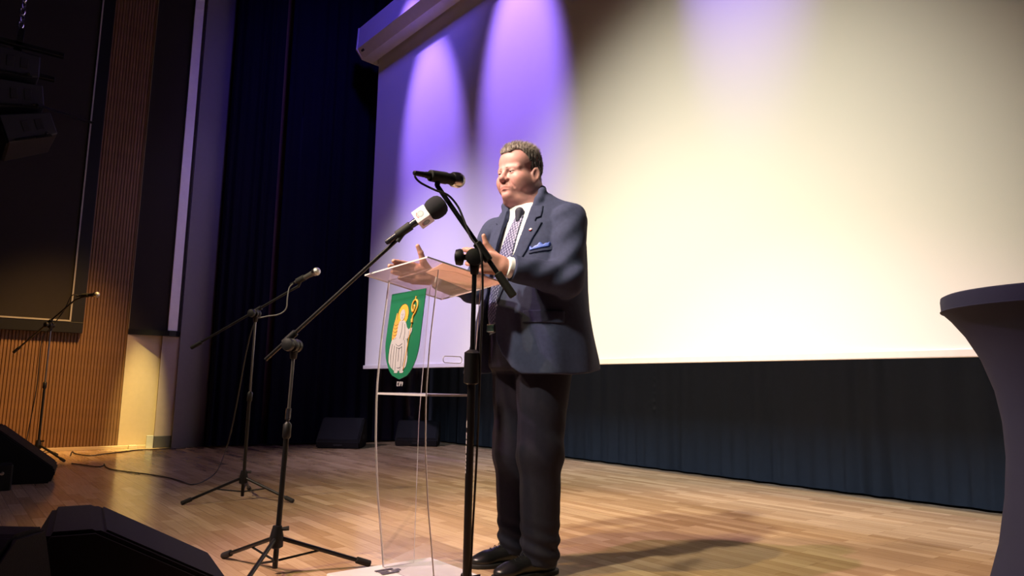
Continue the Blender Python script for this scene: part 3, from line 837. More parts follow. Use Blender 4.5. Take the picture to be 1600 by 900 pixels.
# small floor items at the wall foot
t = thing('floor_socket', 'small pale socket plate at the foot of the side wall', 'socket', (XW + 0.05, 1.90, 0))
bm = B(); box(bm, (XW + 0.036, 1.87, 0.0), (XW + 0.05, 1.94, 0.14), 0.003); obj('plate', bm, mat('socket_glass', (0.45, 0.47, 0.45), 0.25), t, False)
bm = B(); box(bm, (XW + 0.015, 1.70, 0.0), (XW + 0.06, 1.78, 0.04), 0.004); obj('box', bm, mat('socket_cream', (0.5, 0.45, 0.33), 0.5), t, False)
cable('thin black cable lying along the foot of the side wall', [fl(110, 712), fl(113, 706, 0.03), fl(118, 709), fl(140, 712), fl(165, 709), fl(190, 706), fl(215, 703), fl(238, 702), fl(262, 701), fl(290, 700)], 0.006)

# ------------------------------------------------------------------ the speaker
# signed-distance modelling with a sparse surface-nets mesher
def sd_ell(P, c, r):
    q = (P - np.array(c)) / np.array(r)
    k0 = np.sqrt((q * q).sum(1)) + 1e-9
    q2 = q / np.array(r)
    k1 = np.sqrt((q2 * q2).sum(1)) + 1e-9
    return k0 * (k0 - 1.0) / k1


def sd_cone(P, a, b, ra, rb):
    a = np.array(a, float); b = np.array(b, float); ab = b - a
    pa = P - a
    t = np.clip(pa @ ab / max(ab @ ab, 1e-12), 0, 1)
    d = pa - t[:, None] * ab
    return np.sqrt((d * d).sum(1)) - (ra + (rb - ra) * t)


def smin(a, b, k):
    h = np.clip(0.5 + 0.5 * (b - a) / k, 0, 1)
    return b + (a - b) * h - k * h * (1 - h)


def smax(a, b, k):
    return -smin(-a, -b, k)


def rotz(P, o, ps):
    c, s = math.cos(-ps), math.sin(-ps)
    Q = P - np.array(o)
    return np.stack([Q[:, 0] * c - Q[:, 1] * s, Q[:, 0] * s + Q[:, 1] * c, Q[:, 2]], 1)


def rotx(P, a):
    c, s = math.cos(-a), math.sin(-a)
    return np.stack([P[:, 0], P[:, 1] * c - P[:, 2] * s, P[:, 1] * s + P[:, 2] * c], 1)


def roty(P, a):
    c, s = math.cos(-a), math.sin(-a)
    return np.stack([P[:, 0] * c + P[:, 2] * s, P[:, 1], -P[:, 0] * s + P[:, 2] * c], 1)


def surfnet(f, lo, hi, h, ch=16):
    lo = np.array(lo, float); hi = np.array(hi, float)
    n = np.ceil((hi - lo) / h / ch).astype(int)
    I = np.stack(np.meshgrid(*[np.arange(k) for k in n], indexing='ij'), -1).reshape(-1, 3)
    cen = lo + (I + 0.5) * ch * h
    keep = np.abs(f(cen)) < ch * h * 0.866 * 1.7 + 0.012
    I = I[keep]
    g = np.arange(ch + 1)
    G = np.stack(np.meshgrid(g, g, g, indexing='ij'), -1).reshape(-1, 3)
    K = 1 << 14
    key = lambda a: (a[:, 0] * K + a[:, 1]) * K + a[:, 2]
    keys, verts, quads = [], [], []
    off8 = np.array([[i, j, k] for i in (0, 1) for j in (0, 1) for k in (0, 1)])
    edges = [(a, b) for a in range(8) for b in range(a + 1, 8) if abs(off8[a] - off8[b]).sum() == 1]
    for ci in I:
        base = ci * ch
        V = f(lo + (base + G) * h).reshape(ch + 1, ch + 1, ch + 1)
        ins = V < 0
        if ins.all() or not ins.any(): continue
        c8 = [ins[o[0]:ch + o[0], o[1]:ch + o[1], o[2]:ch + o[2]] for o in off8]
        s = sum(c.astype(np.int8) for c in c8)
        act = np.argwhere((s > 0) & (s < 8))
        if len(act):
            v8 = np.stack([V[act[:, 0] + o[0], act[:, 1] + o[1], act[:, 2] + o[2]] for o in off8], 1)
            acc = np.zeros((len(act), 3)); cnt = np.zeros(len(act))
            for a, b in edges:
                va, vb = v8[:, a], v8[:, b]; m = (va < 0) != (vb < 0)
                t = np.where(m, va / np.where(m, va - vb, 1), 0)
                p = off8[a] + t[:, None] * (off8[b] - off8[a])
                acc += np.where(m[:, None], p, 0); cnt += m
            pos = lo + (base + act + acc / cnt[:, None]) * h
            keys.append(key(base + act + 1)); verts.append(pos)
        for ax in range(3):
            sl0 = [slice(0, ch)] * 3; sl1 = [slice(0, ch)] * 3; sl1[ax] = slice(1, ch + 1)
            A = ins[tuple(sl0)]; Bq = ins[tuple(sl1)]
            e = np.argwhere(A != Bq)
            if not len(e): continue
            inside = A[e[:, 0], e[:, 1], e[:, 2]]
            b1, b2 = (ax + 1) % 3, (ax + 2) % 3
            cells = []
            for (p, q) in ((-1, -1), (0, -1), (0, 0), (-1, 0)):
                c = base + e + 1; c = c.copy(); c[:, b1] += p; c[:, b2] += q; cells.append(key(c))
            Q = np.stack(cells, 1)
            Q[~inside] = Q[~inside][:, ::-1]
            quads.append(Q)
    keys = np.concatenate(keys); verts = np.concatenate(verts); quads = np.concatenate(quads)
    od = np.argsort(keys); ks = keys[od]; verts = verts[od]
    ix = np.searchsorted(ks, quads); ix = np.clip(ix, 0, len(ks) - 1)
    ok = (ks[ix] == quads).all(1)
    return verts, ix[ok]


MO = np.array((-2.314, 1.892, 0.0))


def sdf_obj(name, f, lo, hi, h, m, parent, label=None, tint=None, relax=1):
    v, q = surfnet(f, lo, hi, h)
    for _ in range(relax):
        acc = np.zeros_like(v); cnt = np.zeros(len(v))
        for a, b in ((0, 1), (1, 2), (2, 3), (3, 0)):
            np.add.at(acc, q[:, a], v[q[:, b]]); np.add.at(cnt, q[:, a], 1)
            np.add.at(acc, q[:, b], v[q[:, a]]); np.add.at(cnt, q[:, b], 1)
        v = np.where(cnt[:, None] > 0, v * 0.5 + 0.5 * acc / np.maximum(cnt, 1)[:, None], v)
    me = bpy.data.meshes.new(name)
    w = v + MO - np.array(OFF[parent])
    me.vertices.add(len(w)); me.vertices.foreach_set('co', w.ravel())
    me.loops.add(q.size); me.loops.foreach_set('vertex_index', q.ravel().astype(np.int32))
    me.polygons.add(len(q)); me.polygons.foreach_set('loop_start', np.arange(0, q.size, 4, dtype=np.int32))
    me.polygons.foreach_set('use_smooth', np.ones(len(q), bool))
    me.update(calc_edges=True); me.validate()
    me.materials.append(m)
    if tint is not None:
        at_ = me.color_attributes.new('tint', 'FLOAT_COLOR', 'POINT')
        c = np.ones((len(v), 4), np.float32); c[:, :3] = tint(v); at_.data.foreach_set('color', c.ravel())
    o = bpy.data.objects.new(name, me); link(o); o.parent = parent; OFF[o] = OFF[parent]
    if label: o['label'] = label
    return o


def attr_mat(name, rough, spec=0.4, bump=0.15, bscale=500, sss=0.0):
    m = bpy.data.materials.new(name); m.use_nodes = True; nt = m.node_tree; b = nt.nodes['Principled BSDF']
    a = nt.nodes.new('ShaderNodeVertexColor'); a.layer_name = 'tint'
    tcn = nt.nodes.new('ShaderNodeTexCoord')
    n = nt.nodes.new('ShaderNodeTexNoise'); n.inputs['Scale'].default_value = 60; n.inputs['Detail'].default_value = 5
    nt.links.new(tcn.outputs['Object'], n.inputs['Vector'])
    mr = nt.nodes.new('ShaderNodeMapRange'); mr.inputs['To Min'].default_value = 0.86; mr.inputs['To Max'].default_value = 1.12
    nt.links.new(n.outputs['Fac'], mr.inputs['Value'])
    mx = nt.nodes.new('ShaderNodeMix'); mx.data_type = 'RGBA'; mx.blend_type = 'MULTIPLY'; mx.inputs['Factor'].default_value = 1
    nt.links.new(a.outputs['Color'], mx.inputs[6]); nt.links.new(mr.outputs[0], mx.inputs[7]); nt.links.new(mx.outputs[2], b.inputs['Base Color'])
    b.inputs['Roughness'].default_value = rough; b.inputs['Specular IOR Level'].default_value = spec
    n2 = nt.nodes.new('ShaderNodeTexNoise'); n2.inputs['Scale'].default_value = bscale
    nt.links.new(tcn.outputs['Object'], n2.inputs['Vector'])
    bp = nt.nodes.new('ShaderNodeBump'); bp.inputs['Strength'].default_value = bump; bp.inputs['Distance'].default_value = 0.002
    nt.links.new(n2.outputs['Fac'], bp.inputs['Height']); nt.links.new(bp.outputs['Normal'], b.inputs['Normal'])
    if sss > 0:
        b.inputs['Subsurface Weight'].default_value = sss; b.inputs['Subsurface Radius'].default_value = (0.012, 0.005, 0.003); b.inputs['Subsurface Scale'].default_value = 0.5
    MATS[name] = m
    return m


M_skin = attr_mat('skin', 0.5, 0.4, 0.12, 420, 0.12)
M_suit = mat('navy_suit', (0.041, 0.050, 0.104), 0.85, spec=0.2, var=0.10, vscale=60, bump=0.35, bscale=900)
M_trou = mat('dark_trousers', (0.015, 0.015, 0.029), 0.85, spec=0.2, var=0.10, vscale=60, bump=0.3, bscale=900)
M_shirt = mat('white_shirt', (0.80, 0.80, 0.84), 0.75)
M_shoe = mat('black_leather', (0.012, 0.012, 0.014), 0.3)
M_sole = mat('shoe_sole', (0.008, 0.008, 0.008), 0.7)

# --- frames
HC = np.array((0.004, -0.012, 1.655)); HYAW = math.radians(6); HPIT = math.radians(5)
TO = np.array((0.035, 0.055, 0.0)); TPS = math.radians(12)


def to_head(P):
    return rotx(rotz(P, HC, HYAW), HPIT)


def to_torso(P):
    return rotz(P, TO, TPS)


# --- head in its own frame: x to his left, y back, z up
def head_sdf(Q):
    X = np.abs(Q[:, 0]); A = np.stack([X, Q[:, 1], Q[:, 2]], 1)
    d = sd_ell(Q, (0, 0.014, 0.030), (0.078, 0.098, 0.086))
    d = smin(d, sd_ell(Q, (0, -0.040, 0.032), (0.066, 0.050, 0.057)), 0.03)
    d = smin(d, sd_ell(Q, (0, -0.036, -0.050), (0.065, 0.062, 0.072)), 0.03)
    d = smin(d, sd_ell(A, (0.046, -0.026, -0.066), (0.037, 0.054, 0.048)), 0.025)
    d = smin(d, sd_ell(A, (0.045, -0.057, -0.045), (0.029, 0.031, 0.028)), 0.02)
    d = smin(d, sd_ell(Q, (0, -0.080, -0.110), (0.031, 0.023, 0.020)), 0.02)
    d = smin(d, sd_ell(Q, (0, -0.024, -0.130), (0.064, 0.060, 0.037)), 0.025)
    d = smin(d, sd_ell(Q, (0, -0.080, -0.076), (0.038, 0.022, 0.028)), 0.018)
    F = Q + np.array((0, 0, 0.020)); G = A + np.array((0, 0, 0.020)); Mq = A + np.array((0, 0, 0.011))
    # eye sockets, brows
    d = smax(d, -sd_ell(G, (0.031, -0.104, 0.005), (0.019, 0.017, 0.012)), 0.014)
    d = smin(d, sd_cone(G, (0.012, -0.090, 0.020), (0.052, -0.070, 0.020), 0.0085, 0.009), 0.018)
    # nose
    d = smin(d, sd_cone(F, (0, -0.089, 0.016), (0, -0.110, -0.018), 0.0085, 0.0115), 0.012)
    d = smin(d, sd_ell(F, (0, -0.111, -0.024), (0.0145, 0.0140, 0.0120)), 0.010)
    d = smin(d, sd_ell(G, (0.0150, -0.099, -0.029), (0.0098, 0.0120, 0.0090)), 0.007)
    d = smax(d, -sd_ell(G, (0.0075, -0.106, -0.0375), (0.004, 0.006, 0.004)), 0.004)
    # nasolabial fold
    d = smax(d, -sd_cone(G, (0.027, -0.098, -0.034), (0.043, -0.086, -0.064), 0.0032, 0.002), 0.010)
    # lips and mouth line
    d = smin(d, sd_cone(Mq, (0.0, -0.1025, -0.0655), (0.022, -0.0955, -0.0710), 0.0045, 0.003), 0.006)
    d = smin(d, sd_cone(Mq, (0.0, -0.1015, -0.0770), (0.020, -0.0955, -0.0765), 0.0052, 0.0035), 0.006)
    d = smax(d, -sd_cone(Mq, (0.0, -0.1095, -0.0715), (0.029, -0.0985, -0.0760), 0.0023, 0.0019), 0.003)
    d = smax(d, -sd_ell(Mq, (0, -0.1085, -0.0890), (0.016, 0.008, 0.005)), 0.010)
    # eyelids and bags
    eb = sd_ell(G, (0.032, -0.0795, 0.004), (0.0165, 0.0145, 0.0145))
    up = np.maximum(eb, 0.0058 - F[:, 2])
    lw = np.maximum(eb, F[:, 2] - 0.0012)
    d = smin(d, np.minimum(up, lw), 0.004)
    d = smin(d, sd_cone(G, (0.020, -0.086, -0.012), (0.044, -0.077, -0.010), 0.004, 0.003), 0.012)
    # ears
    E = A - np.array((0.082, 0.009, -0.028)); E = rotz(E, (0, 0, 0), math.radians(-22)); E = rotx(E, math.radians(-10))
    ear = sd_ell(E, (0, 0, 0), (0.0085, 0.0200, 0.034))
    ear = smin(ear, sd_ell(E, (-0.001, -0.007, -0.029), (0.007, 0.011, 0.012)), 0.008)
    ear = smax(ear, -sd_ell(E, (0.0085, -0.001, 0.003), (0.007, 0.0120, 0.021)), 0.004)
    d = smin(d, ear, 0.006)
    return d


def finger(P0, dirs, lens, r0, r1):
    out = []; p = np.array(P0, float); n = len(lens)
    for i, (d, l) in enumerate(zip(dirs, lens)):
        q = p + d * l; ra = r0 + (r1 - r0) * i / n; rb = r0 + (r1 - r0) * (i + 1) / n
        out.append((p.copy(), q.copy(), ra, rb)); p = q
    return out


def make_hand(Wr, d, u, n, curls, thumb, spread=(0.06, 0.02, -0.02, -0.06), sc=1.0):
    """Wr wrist, d towards fingers, u towards thumb side, n palm normal; returns groups of cones"""
    d = np.array(d, float); d /= np.linalg.norm(d); u = np.array(u, float); u -= d * (u @ d); u /= np.linalg.norm(u)
    n = np.array(n, float); n -= d * (n @ d) + u * (n @ u); n /= np.linalg.norm(n)
    W_ = np.array(Wr, float)
    palm = []; fing = []
    ku = (0.033, 0.0115, -0.0105, -0.031); kd = (0.090, 0.094, 0.089, 0.080)
    L = ((0.043, 0.027, 0.022), (0.048, 0.030, 0.023), (0.044, 0.028, 0.022), (0.034, 0.021, 0.019))
    for i in range(4):
        k = W_ + (d * kd[i] + u * ku[i]) * sc
        palm.append((W_ + (u * ku[i] * 0.62 + d * 0.012) * sc, k, 0.0165 * sc, 0.0118 * sc))
        dirs = []; a = 0
        for c in curls[i]:
            a += c; v = d * math.cos(a) + n * math.sin(a) + u * spread[i] * math.cos(a); dirs.append(v / np.linalg.norm(v))
        fing.append(finger(k, dirs, [x * sc for x in L[i]], (0.0112 if i < 3 else 0.0098) * sc, (0.0086 if i < 3 else 0.0074) * sc))
    # thumb leaves the side of the palm near its base
    b0 = W_ + (d * 0.020 + u * 0.022 + n * 0.010) * sc
    dirs = [np.array(t[0] * d + t[1] * u + t[2] * n) for t in thumb]; dirs = [v / np.linalg.norm(v) for v in dirs]
    th = finger(b0, dirs, [0.046 * sc, 0.034 * sc, 0.029 * sc], 0.0155 * sc, 0.0085 * sc)
    palm.append((W_ + (u * 0.012 + d * 0.02 + n * 0.008) * sc, W_ + (u * 0.018 + d * 0.07 + n * 0.010) * sc, 0.015 * sc, 0.011 * sc))
    palm.append((W_ + (u * -0.018 + d * 0.02 + n * 0.006) * sc, W_ + (u * -0.022 + d * 0.065 + n * 0.008) * sc, 0.015 * sc, 0.011 * sc))
    fing.append(th)
    return palm, fing


# joints (man frame: x to his left, y back, z up)
LS, LE, LW = np.array((0.222, 0.072, 1.405)), np.array((0.278, 0.010, 1.155)), np.array((0.205, -0.245, 1.188))
RS, RE, RW = np.array((-0.185, 0.015, 1.415)), np.array((-0.285, -0.020, 1.172)), np.array((-0.300, -0.256, 1.204))
handL = make_hand(LW, (-0.34, -0.92, 0.12), (0.10, -0.10, 1.0), (-1, 0.35, 0),
                  [(0.45, 0.55, 0.35), (0.62, 0.62, 0.4), (0.75, 0.65, 0.4), (0.85, 0.65, 0.4)],
                  [(0.75, 0.55, 0.30), (0.70, 0.75, 0.1), (0.45, 0.9, 0.0)], sc=1.03)
handR = make_hand(RW, (0.02, -1.0, 0.03), (0.0, 0.05, 1.0), (1, 0.0, 0),
                  [(0.10, 0.10, 0.05), (0.06, 0.08, 0.05), (0.08, 0.10, 0.05), (0.14, 0.12, 0.06)],
                  [(0.75, 0.62, 0.25), (0.45, 0.9, 0.10), (0.55, 0.85, 0.0)], spread=(-0.02, -0.01, 0.0, 0.02), sc=1.10)


def hand_sdf(P, hd, el, wr):
    d = np.full(len(P), 9.0)
    for a, b, ra, rb in hd[0]: d = smin(d, sd_cone(P, a, b, ra, rb), 0.012)
    for i, fg in enumerate(hd[1]):
        g = np.full(len(P), 9.0)
        for a, b, ra, rb in fg: g = smin(g, sd_cone(P, a, b, ra, rb), 0.004)
        d = smin(d, g, 0.006 if i < 4 else 0.012)
    w0 = wr + (el - wr) / np.linalg.norm(el - wr) * 0.005
    d = smin(d, sd_cone(P, w0, el, 0.027, 0.042), 0.02)
    return d


def near(P, c, r):
    q = np.sqrt(((P - np.array(c)) ** 2).sum(1))
    return q.min() - r, q - r


def body_sdf(P):
    d = np.full(len(P), 9.0)
    m, lb = near(P, HC, 0.19)
    if m < 0.06: d = np.minimum(d, head_sdf(to_head(P)))
    else: d = np.minimum(d, lb + 0.03)
    m, lb = near(P, LW, 0.26)
    hl = hand_sdf(P, handL, LE, LW) if m < 0.06 else lb + 0.03
    m, lb = near(P, RW, 0.26)
    hr = hand_sdf(P, handR, RE, RW) if m < 0.06 else lb + 0.03
    # neck, trunk, upper arms under the clothes
    Q = to_torso(P)
    nk = sd_cone(P, HC + np.array((0, 0.022, -0.07)), (0.03, 0.045, 1.42), 0.070, 0.078)
    tr = sd_ell(Q, (0, 0.0, 1.18), (0.165, 0.125, 0.27)); tr = smin(tr, sd_ell(Q, (0, 0.01, 0.96), (0.155, 0.12, 0.13)), 0.08)
    nk = smin(nk, sd_cone(P, HC + np.array((0.0, 0.040, -0.045)), (0.03, 0.060, 1.45), 0.062, 0.070), 0.02)
    tr = smin(tr, nk, 0.04)
    for s_, e_, h_ in ((LS, LE, hl), (RS, RE, hr)):
        tr = smin(tr, sd_cone(P, s_, e_, 0.052, 0.042), 0.05)
        tr = smin(tr, h_, 0.03)
    return smin(d, tr, 0.022)


def skin_tint(v):
    Q = to_head(v)
    A = np.stack([np.abs(Q[:, 0]), Q[:, 1], Q[:, 2]], 1)
    base = np.tile(np.array((0.56, 0.285, 0.275)), (len(v), 1))

    def blend(w, c):
        nonlocal base
        base = base * (1 - w[:, None]) + np.array(c) * w[:, None]
    g = lambda c, r: np.exp(-(((A - np.array(c)) / np.array(r)) ** 2).sum(1))
    blend(0.55 * g((0.045, -0.06, -0.048), (0.03, 0.04, 0.028)), (0.58, 0.25, 0.21))
    blend(0.6 * g((0, -0.108, -0.052), (0.02, 0.02, 0.018)), (0.58, 0.25, 0.22))
    blend(0.75 * np.clip(1.6 * g((0.008, -0.101, -0.0825), (0.017, 0.014, 0.0085)), 0, 1), (0.47, 0.19, 0.18))
    blend(0.35 * g((0.05, -0.02, -0.08), (0.05, 0.07, 0.04)), (0.50, 0.27, 0.23))
    hz = v[:, 2] < 1.40
    base[hz] = (0.56, 0.29, 0.24)
    return base


person = thing('person', 'man in navy suit and patterned tie speaking with open hands behind clear lectern', 'person', tuple(MO))
body = sdf_obj('body', body_sdf, (-0.36, -0.56, 0.95), (0.40, 0.22, 1.80), 0.0028, M_skin, person, None, skin_tint)

# eyes
for sx in (-1, 1):
    def hp(q):
        Q = np.array([q], float)
        # inverse of to_head
        P = rotx(Q, -HPIT); P = rotz(P, (0, 0, 0), -HYAW) + HC
        return Vector(P[0] + MO)
    c = hp((sx * 0.032, -0.0790, -0.0165)); g = hp((sx * 0.0322 - 0.004, -0.12, -0.018)) - c
    bm = B(); bmesh.ops.create_uvsphere(bm, u_segments=16, v_segments=10, radius=0.0135); bmesh.ops.translate(bm, verts=bm.verts, vec=c)
    ey = obj('eye', bm, mat('eye_white', (0.45, 0.41, 0.41), 0.3), person, 'all')
    g.normalize(); bm = B(); lathe(bm, c, g, [(0.0062, 0.0121), (0.0056, 0.0128), (0.003, 0.0138), (0.0004, 0.0140)], 14); obj('iris', bm, mat('iris_grey', (0.012, 0.013, 0.016), 0.15), ey)


# hair cap with short strands
def hairline(Q):
    ax = np.abs(Q[:, 0]); y = Q[:, 1]
    side = np.interp(y, [-0.12, -0.075, -0.055, -0.030, -0.014, 0.0, 0.014, 0.028, 0.040, 0.06, 0.12], [0.12, 0.108, 0.084, 0.056, 0.018, -0.036, -0.024, 0.004, -0.055, -0.090, -0.10])
    top = np.interp(y, [-0.12, -0.085, -0.065, -0.03, 0.0], [0.10, 0.070, 0.072, 0.04, 0.0])
    w = np.clip((ax - 0.030) / 0.022, 0, 1)
    z0 = top * (1 - w) + np.maximum(side, top * 0 + side) * w
    return Q[:, 2] - z0


def hair_sdf(P):
    Q = to_head(P)
    d = sd_ell(Q, (0, 0.014, 0.030), (0.078, 0.098, 0.086))
    d = smin(d, sd_ell(Q, (0, -0.040, 0.040), (0.066, 0.050, 0.058)), 0.03)
    d = smin(d, sd_ell(Q, (0, 0.036, -0.055), (0.066, 0.060, 0.065)), 0.03)
    lift = 0.0015 + 0.009 * np.clip((Q[:, 2] - 0.055) / 0.05, 0, 1)
    nz = 0.0022 * np.sin(Q[:, 0] * 260 + 2 * np.sin(Q[:, 1] * 120)) * np.sin(Q[:, 1] * 190 + Q[:, 2] * 150) + 0.0015 * np.sin(Q[:, 0] * 430 + Q[:, 1] * 350)
    outer = d - lift - nz
    s = smax(outer, -hairline(Q) * 0.8, 0.006)
    return np.maximum(s, -(d + 0.006))


def hair_tint(v):
    Q = to_head(v); t = np.clip((Q[:, 2] - 0.045) / 0.04, 0, 1)[:, None]
    n = (0.5 + 0.5 * np.sin(Q[:, 0] * 310 + 3 * np.sin(Q[:, 1] * 160)))[:, None]
    side = np.array((0.060, 0.050, 0.052)); top = np.array((0.26, 0.215, 0.20))
    return (side * (1 - t) + top * t) * (0.75 + 0.5 * n)


M_hair = attr_mat('hair', 0.6, 0.35, 0.5, 700)
hair = sdf_obj('hair', hair_sdf, (-0.12, -0.14, 1.54), (0.12, 0.14, 1.82), 0.0028, M_hair, person, 'short brushed-up greying brown hair', hair_tint, 0)
# strands
me = hair.data; nv = len(me.vertices)
co = np.empty(nv * 3, np.float32); me.vertices.foreach_get('co', co); co = co.reshape(-1, 3)
no = np.empty(nv * 3, np.float32); me.vertices.foreach_get('normal', no); no = no.reshape(-1, 3)
Qh = to_head(co.astype(float)); out = ((no * (co - HC)).sum(1) > 0.02) & (hairline(Qh) > -0.002)
pick = rng.choice(np.where(out)[0], 5200)
VV = []; FF = []; CC = []
tn_all = hair_tint(co.astype(float))
for i in pick:
    p = co[i] + rng.normal(0, 0.001, 3); q = Qh[i]; topw = min(1, max(0, (q[2] - 0.05) / 0.05))
    back = np.array((0, 0.55, 0.25)) * topw + np.array((0, 0.5, -0.6)) * (1 - topw)
    d = no[i] * (0.15 + 0.8 * topw) + back + rng.normal(0, 0.22, 3); d /= np.linalg.norm(d)
    L = rng.uniform(0.003, 0.006) + 0.014 * topw * rng.uniform(0.3, 1)
    a = np.cross(d, rng.normal(0, 1, 3)); a /= np.linalg.norm(a); b = np.cross(d, a); r = 0.0007
    k = len(VV); VV += [p + a * r, p - a * r * 0.5 + b * r * 0.87, p - a * r * 0.5 - b * r * 0.87, p + d * L]
    FF += [(k, k + 1, k + 3), (k + 1, k + 2, k + 3), (k + 2, k, k + 3)]
    cl = np.clip(tn_all[i] * rng.uniform(0.45, 2.0), 0, 1); CC += [(*cl, 1)] * 4
sm_ = bpy.data.meshes.new('hair_strands'); sm_.from_pydata([tuple(v) for v in VV], [], FF); sm_.materials.append(M_hair)
ca = sm_.color_attributes.new('tint', 'FLOAT_COLOR', 'POINT'); ca.data.foreach_set('color', np.array(CC, np.float32).ravel())
so = bpy.data.objects.new('hair_strands', sm_); link(so); so.parent = hair; OFF[so] = OFF[hair]; so['kind'] = 'stuff'
# eyebrows
for sx in (-1, 1):
    def brow(P, sx=sx):
        Q = to_head(P); Q[:, 0] *= sx
        return sd_cone(Q, (0.014, -0.0970, 0.0020), (0.047, -0.0815, 0.0050), 0.0048, 0.0030)
    cc_ = np.array(hp((sx * 0.030, -0.089, 0.005))) - MO
    sdf_obj('eyebrow', brow, cc_ - 0.032, cc_ + 0.032, 0.002, mat('brow_hair', (0.30, 0.19, 0.15), 0.7), person)


# --- clothes
def torso_profile(Q, zz, aa, bb, cc, pw=2.3):
    z = Q[:, 2]
    a = np.interp(z, zz, aa); b = np.interp(z, zz, bb); c = np.interp(z, zz, cc)
    e = (np.abs(Q[:, 0] / a) ** pw + np.abs((Q[:, 1] - c) / b) ** pw) ** (1 / pw)
    return (e - 1) * np.minimum(a, b)


JZ = [0.74, 0.85, 0.95, 1.05, 1.15, 1.25, 1.33, 1.40, 1.45, 1.49, 1.53, 1.58]
JA = [0.262, 0.254, 0.243, 0.232, 0.225, 0.222, 0.220, 0.210, 0.185, 0.140, 0.098, 0.05]
JB = [0.232, 0.222, 0.208, 0.200, 0.194, 0.184, 0.170, 0.150, 0.128, 0.108, 0.090, 0.05]
JC = [0.030, 0.025, 0.015, 0.006, 0.000, 0.000, 0.002, 0.004, 0.000, -0.008, -0.014, -0.02]


def jacket_trunk(Q):
    d = torso_profile(Q, JZ, JA, JB, JC)
    th = np.arctan2(Q[:, 1], Q[:, 0]); lo = np.clip((1.12 - Q[:, 2]) / 0.35, 0, 1)
    fl_ = np.clip(-Q[:, 0] / 0.12, 0, 1) * np.clip((-Q[:, 1] + 0.02) / 0.12, 0, 1)
    return d - 0.055 * lo * fl_ - lo * 0.006 * np.sin(th * 9 + 1.0) - 0.0025 * np.sin(th * 5 + Q[:, 2] * 14)


# front opening edges in the torso frame
OZ = [0.74, 0.785, 0.81, 0.86, 0.92, 1.0, 1.05, 1.12, 1.20, 1.28, 1.36, 1.42, 1.47, 1.52]
OL = [0.100, 0.080, 0.040, -0.015, -0.045, -0.056, -0.052, -0.030, 0.004, 0.034, 0.054, 0.064, 0.068, 0.07]
OR = [-0.165, -0.163, -0.161, -0.158, -0.153, -0.145, -0.135, -0.117, -0.095, -0.078, -0.070, -0.067, -0.068, -0.07]


def opening(Q):
    xl = np.interp(Q[:, 2], OZ, OL); xr = np.interp(Q[:, 2], OZ, OR)
    x = Q[:, 0]
    s = np.maximum(x - xl, xr - x)              # negative inside the gap
    return np.maximum(s, Q[:, 1] + 0.02)        # only in front


def sleeve(P, S_, E_, W_, seed):
    fw = (W_ - E_) / np.linalg.norm(W_ - E_)
    d = smin(sd_cone(P, S_, E_, 0.078, 0.066), sd_cone(P, E_, W_ - fw * 0.012, 0.066, 0.050), 0.03)
    up = (E_ - S_); t1 = ((P - S_) @ up) / (up @ up); t2 = ((P - E_) @ fw) / np.linalg.norm(W_ - E_)
    w1 = np.exp(-((t1 - 0.85) / 0.35) ** 2); w2 = np.exp(-((t2 - 0.2) / 0.35) ** 2)
    ridg = 0.0034 * w1 * np.sin(t1 * 15 + P[:, 1] * 55 + P[:, 0] * 30 + seed) + 0.0034 * w2 * np.sin(t2 * 13 + P[:, 2] * 60 + seed)
    d = d - ridg
    cut = (P - (W_ - fw * 0.028)) @ fw            # cut square at the cuff
    return smax(d, cut, 0.006)


def jacket_full(P):
    Q = to_torso(P)
    tr = jacket_trunk(Q)
    sh = np.minimum(sd_cone(Q, (0.045, -0.01, 1.492), (0.185, 0.012, 1.440), 0.050, 0.055), sd_cone(Q, (-0.06, -0.01, 1.485), (-0.185, 0.012, 1.440), 0.048, 0.055))
    tr = smin(tr, sh, 0.03)
    return tr, Q


def hem(Q):
    return 0.785 + 0.035 * np.clip((Q[:, 1] + 0.05) / 0.3, 0, 1)


def jacket_sdf(P):
    tr, Q = jacket_full(P)
    shell = np.maximum(tr, -(tr + 0.014))
    shell = np.where(Q[:, 2] > 1.40, np.maximum(tr, -(tr + 0.03)), shell)
    d = smax(shell, -opening(Q), 0.006)
    d = smax(d, hem(Q) - Q[:, 2], 0.006)
    d = np.maximum(d, Q[:, 2] - 1.55)
    nk = sd_cone(P, HC + np.array((0, 0.022, -0.07)), (0.03, 0.045, 1.40), 0.076, 0.084)
    d = smax(d, -nk, 0.006)
    # back vent on his left
    vent = np.maximum(np.abs(Q[:, 0] - 0.15) - 0.006, np.maximum(Q[:, 2] - 0.98, 0.04 - Q[:, 1]))
    d = np.maximum(d, -vent)
    sl = sleeve(P, LS, LE, LW, 0.4); sr = sleeve(P, RS, RE, RW, 2.0)
    # soft crease where sleeve meets chest
    d = smin(d, np.minimum(sl, sr), 0.009)
    # collar stand round the neck
    for s in (-1, 1):
        pts = [(s * 0.070 - 0.006, -0.112, 1.440), (s * 0.090 - 0.012, -0.085, 1.505), (s * 0.090 - 0.022, -0.048, 1.552), (s * 0.060 - 0.028, 0.000, 1.577), (-0.030, 0.014, 1.582)]
        for a, b in zip(pts, pts[1:]):
            d = smin(d, sd_cone(Q, a, b, 0.015, 0.015), 0.014)
    return d


jacket = sdf_obj('suit_jacket', jacket_sdf, (-0.36, -0.36, 0.76), (0.42, 0.36, 1.58), 0.0045, M_suit, person, 'open navy suit jacket')


def layer(name, base, inside, lo, hi, h, m, parent, t0, t1, label=None):
    """thin layer lying on a surface: base in [t0, t1], cut by inside(Q) < 0"""
    def f(P):
        b, Q = base(P)
        return smax(np.maximum(b - t1, t0 - b), inside(Q), 0.002)
    return sdf_obj(name, f, lo, hi, h, m, parent, label)


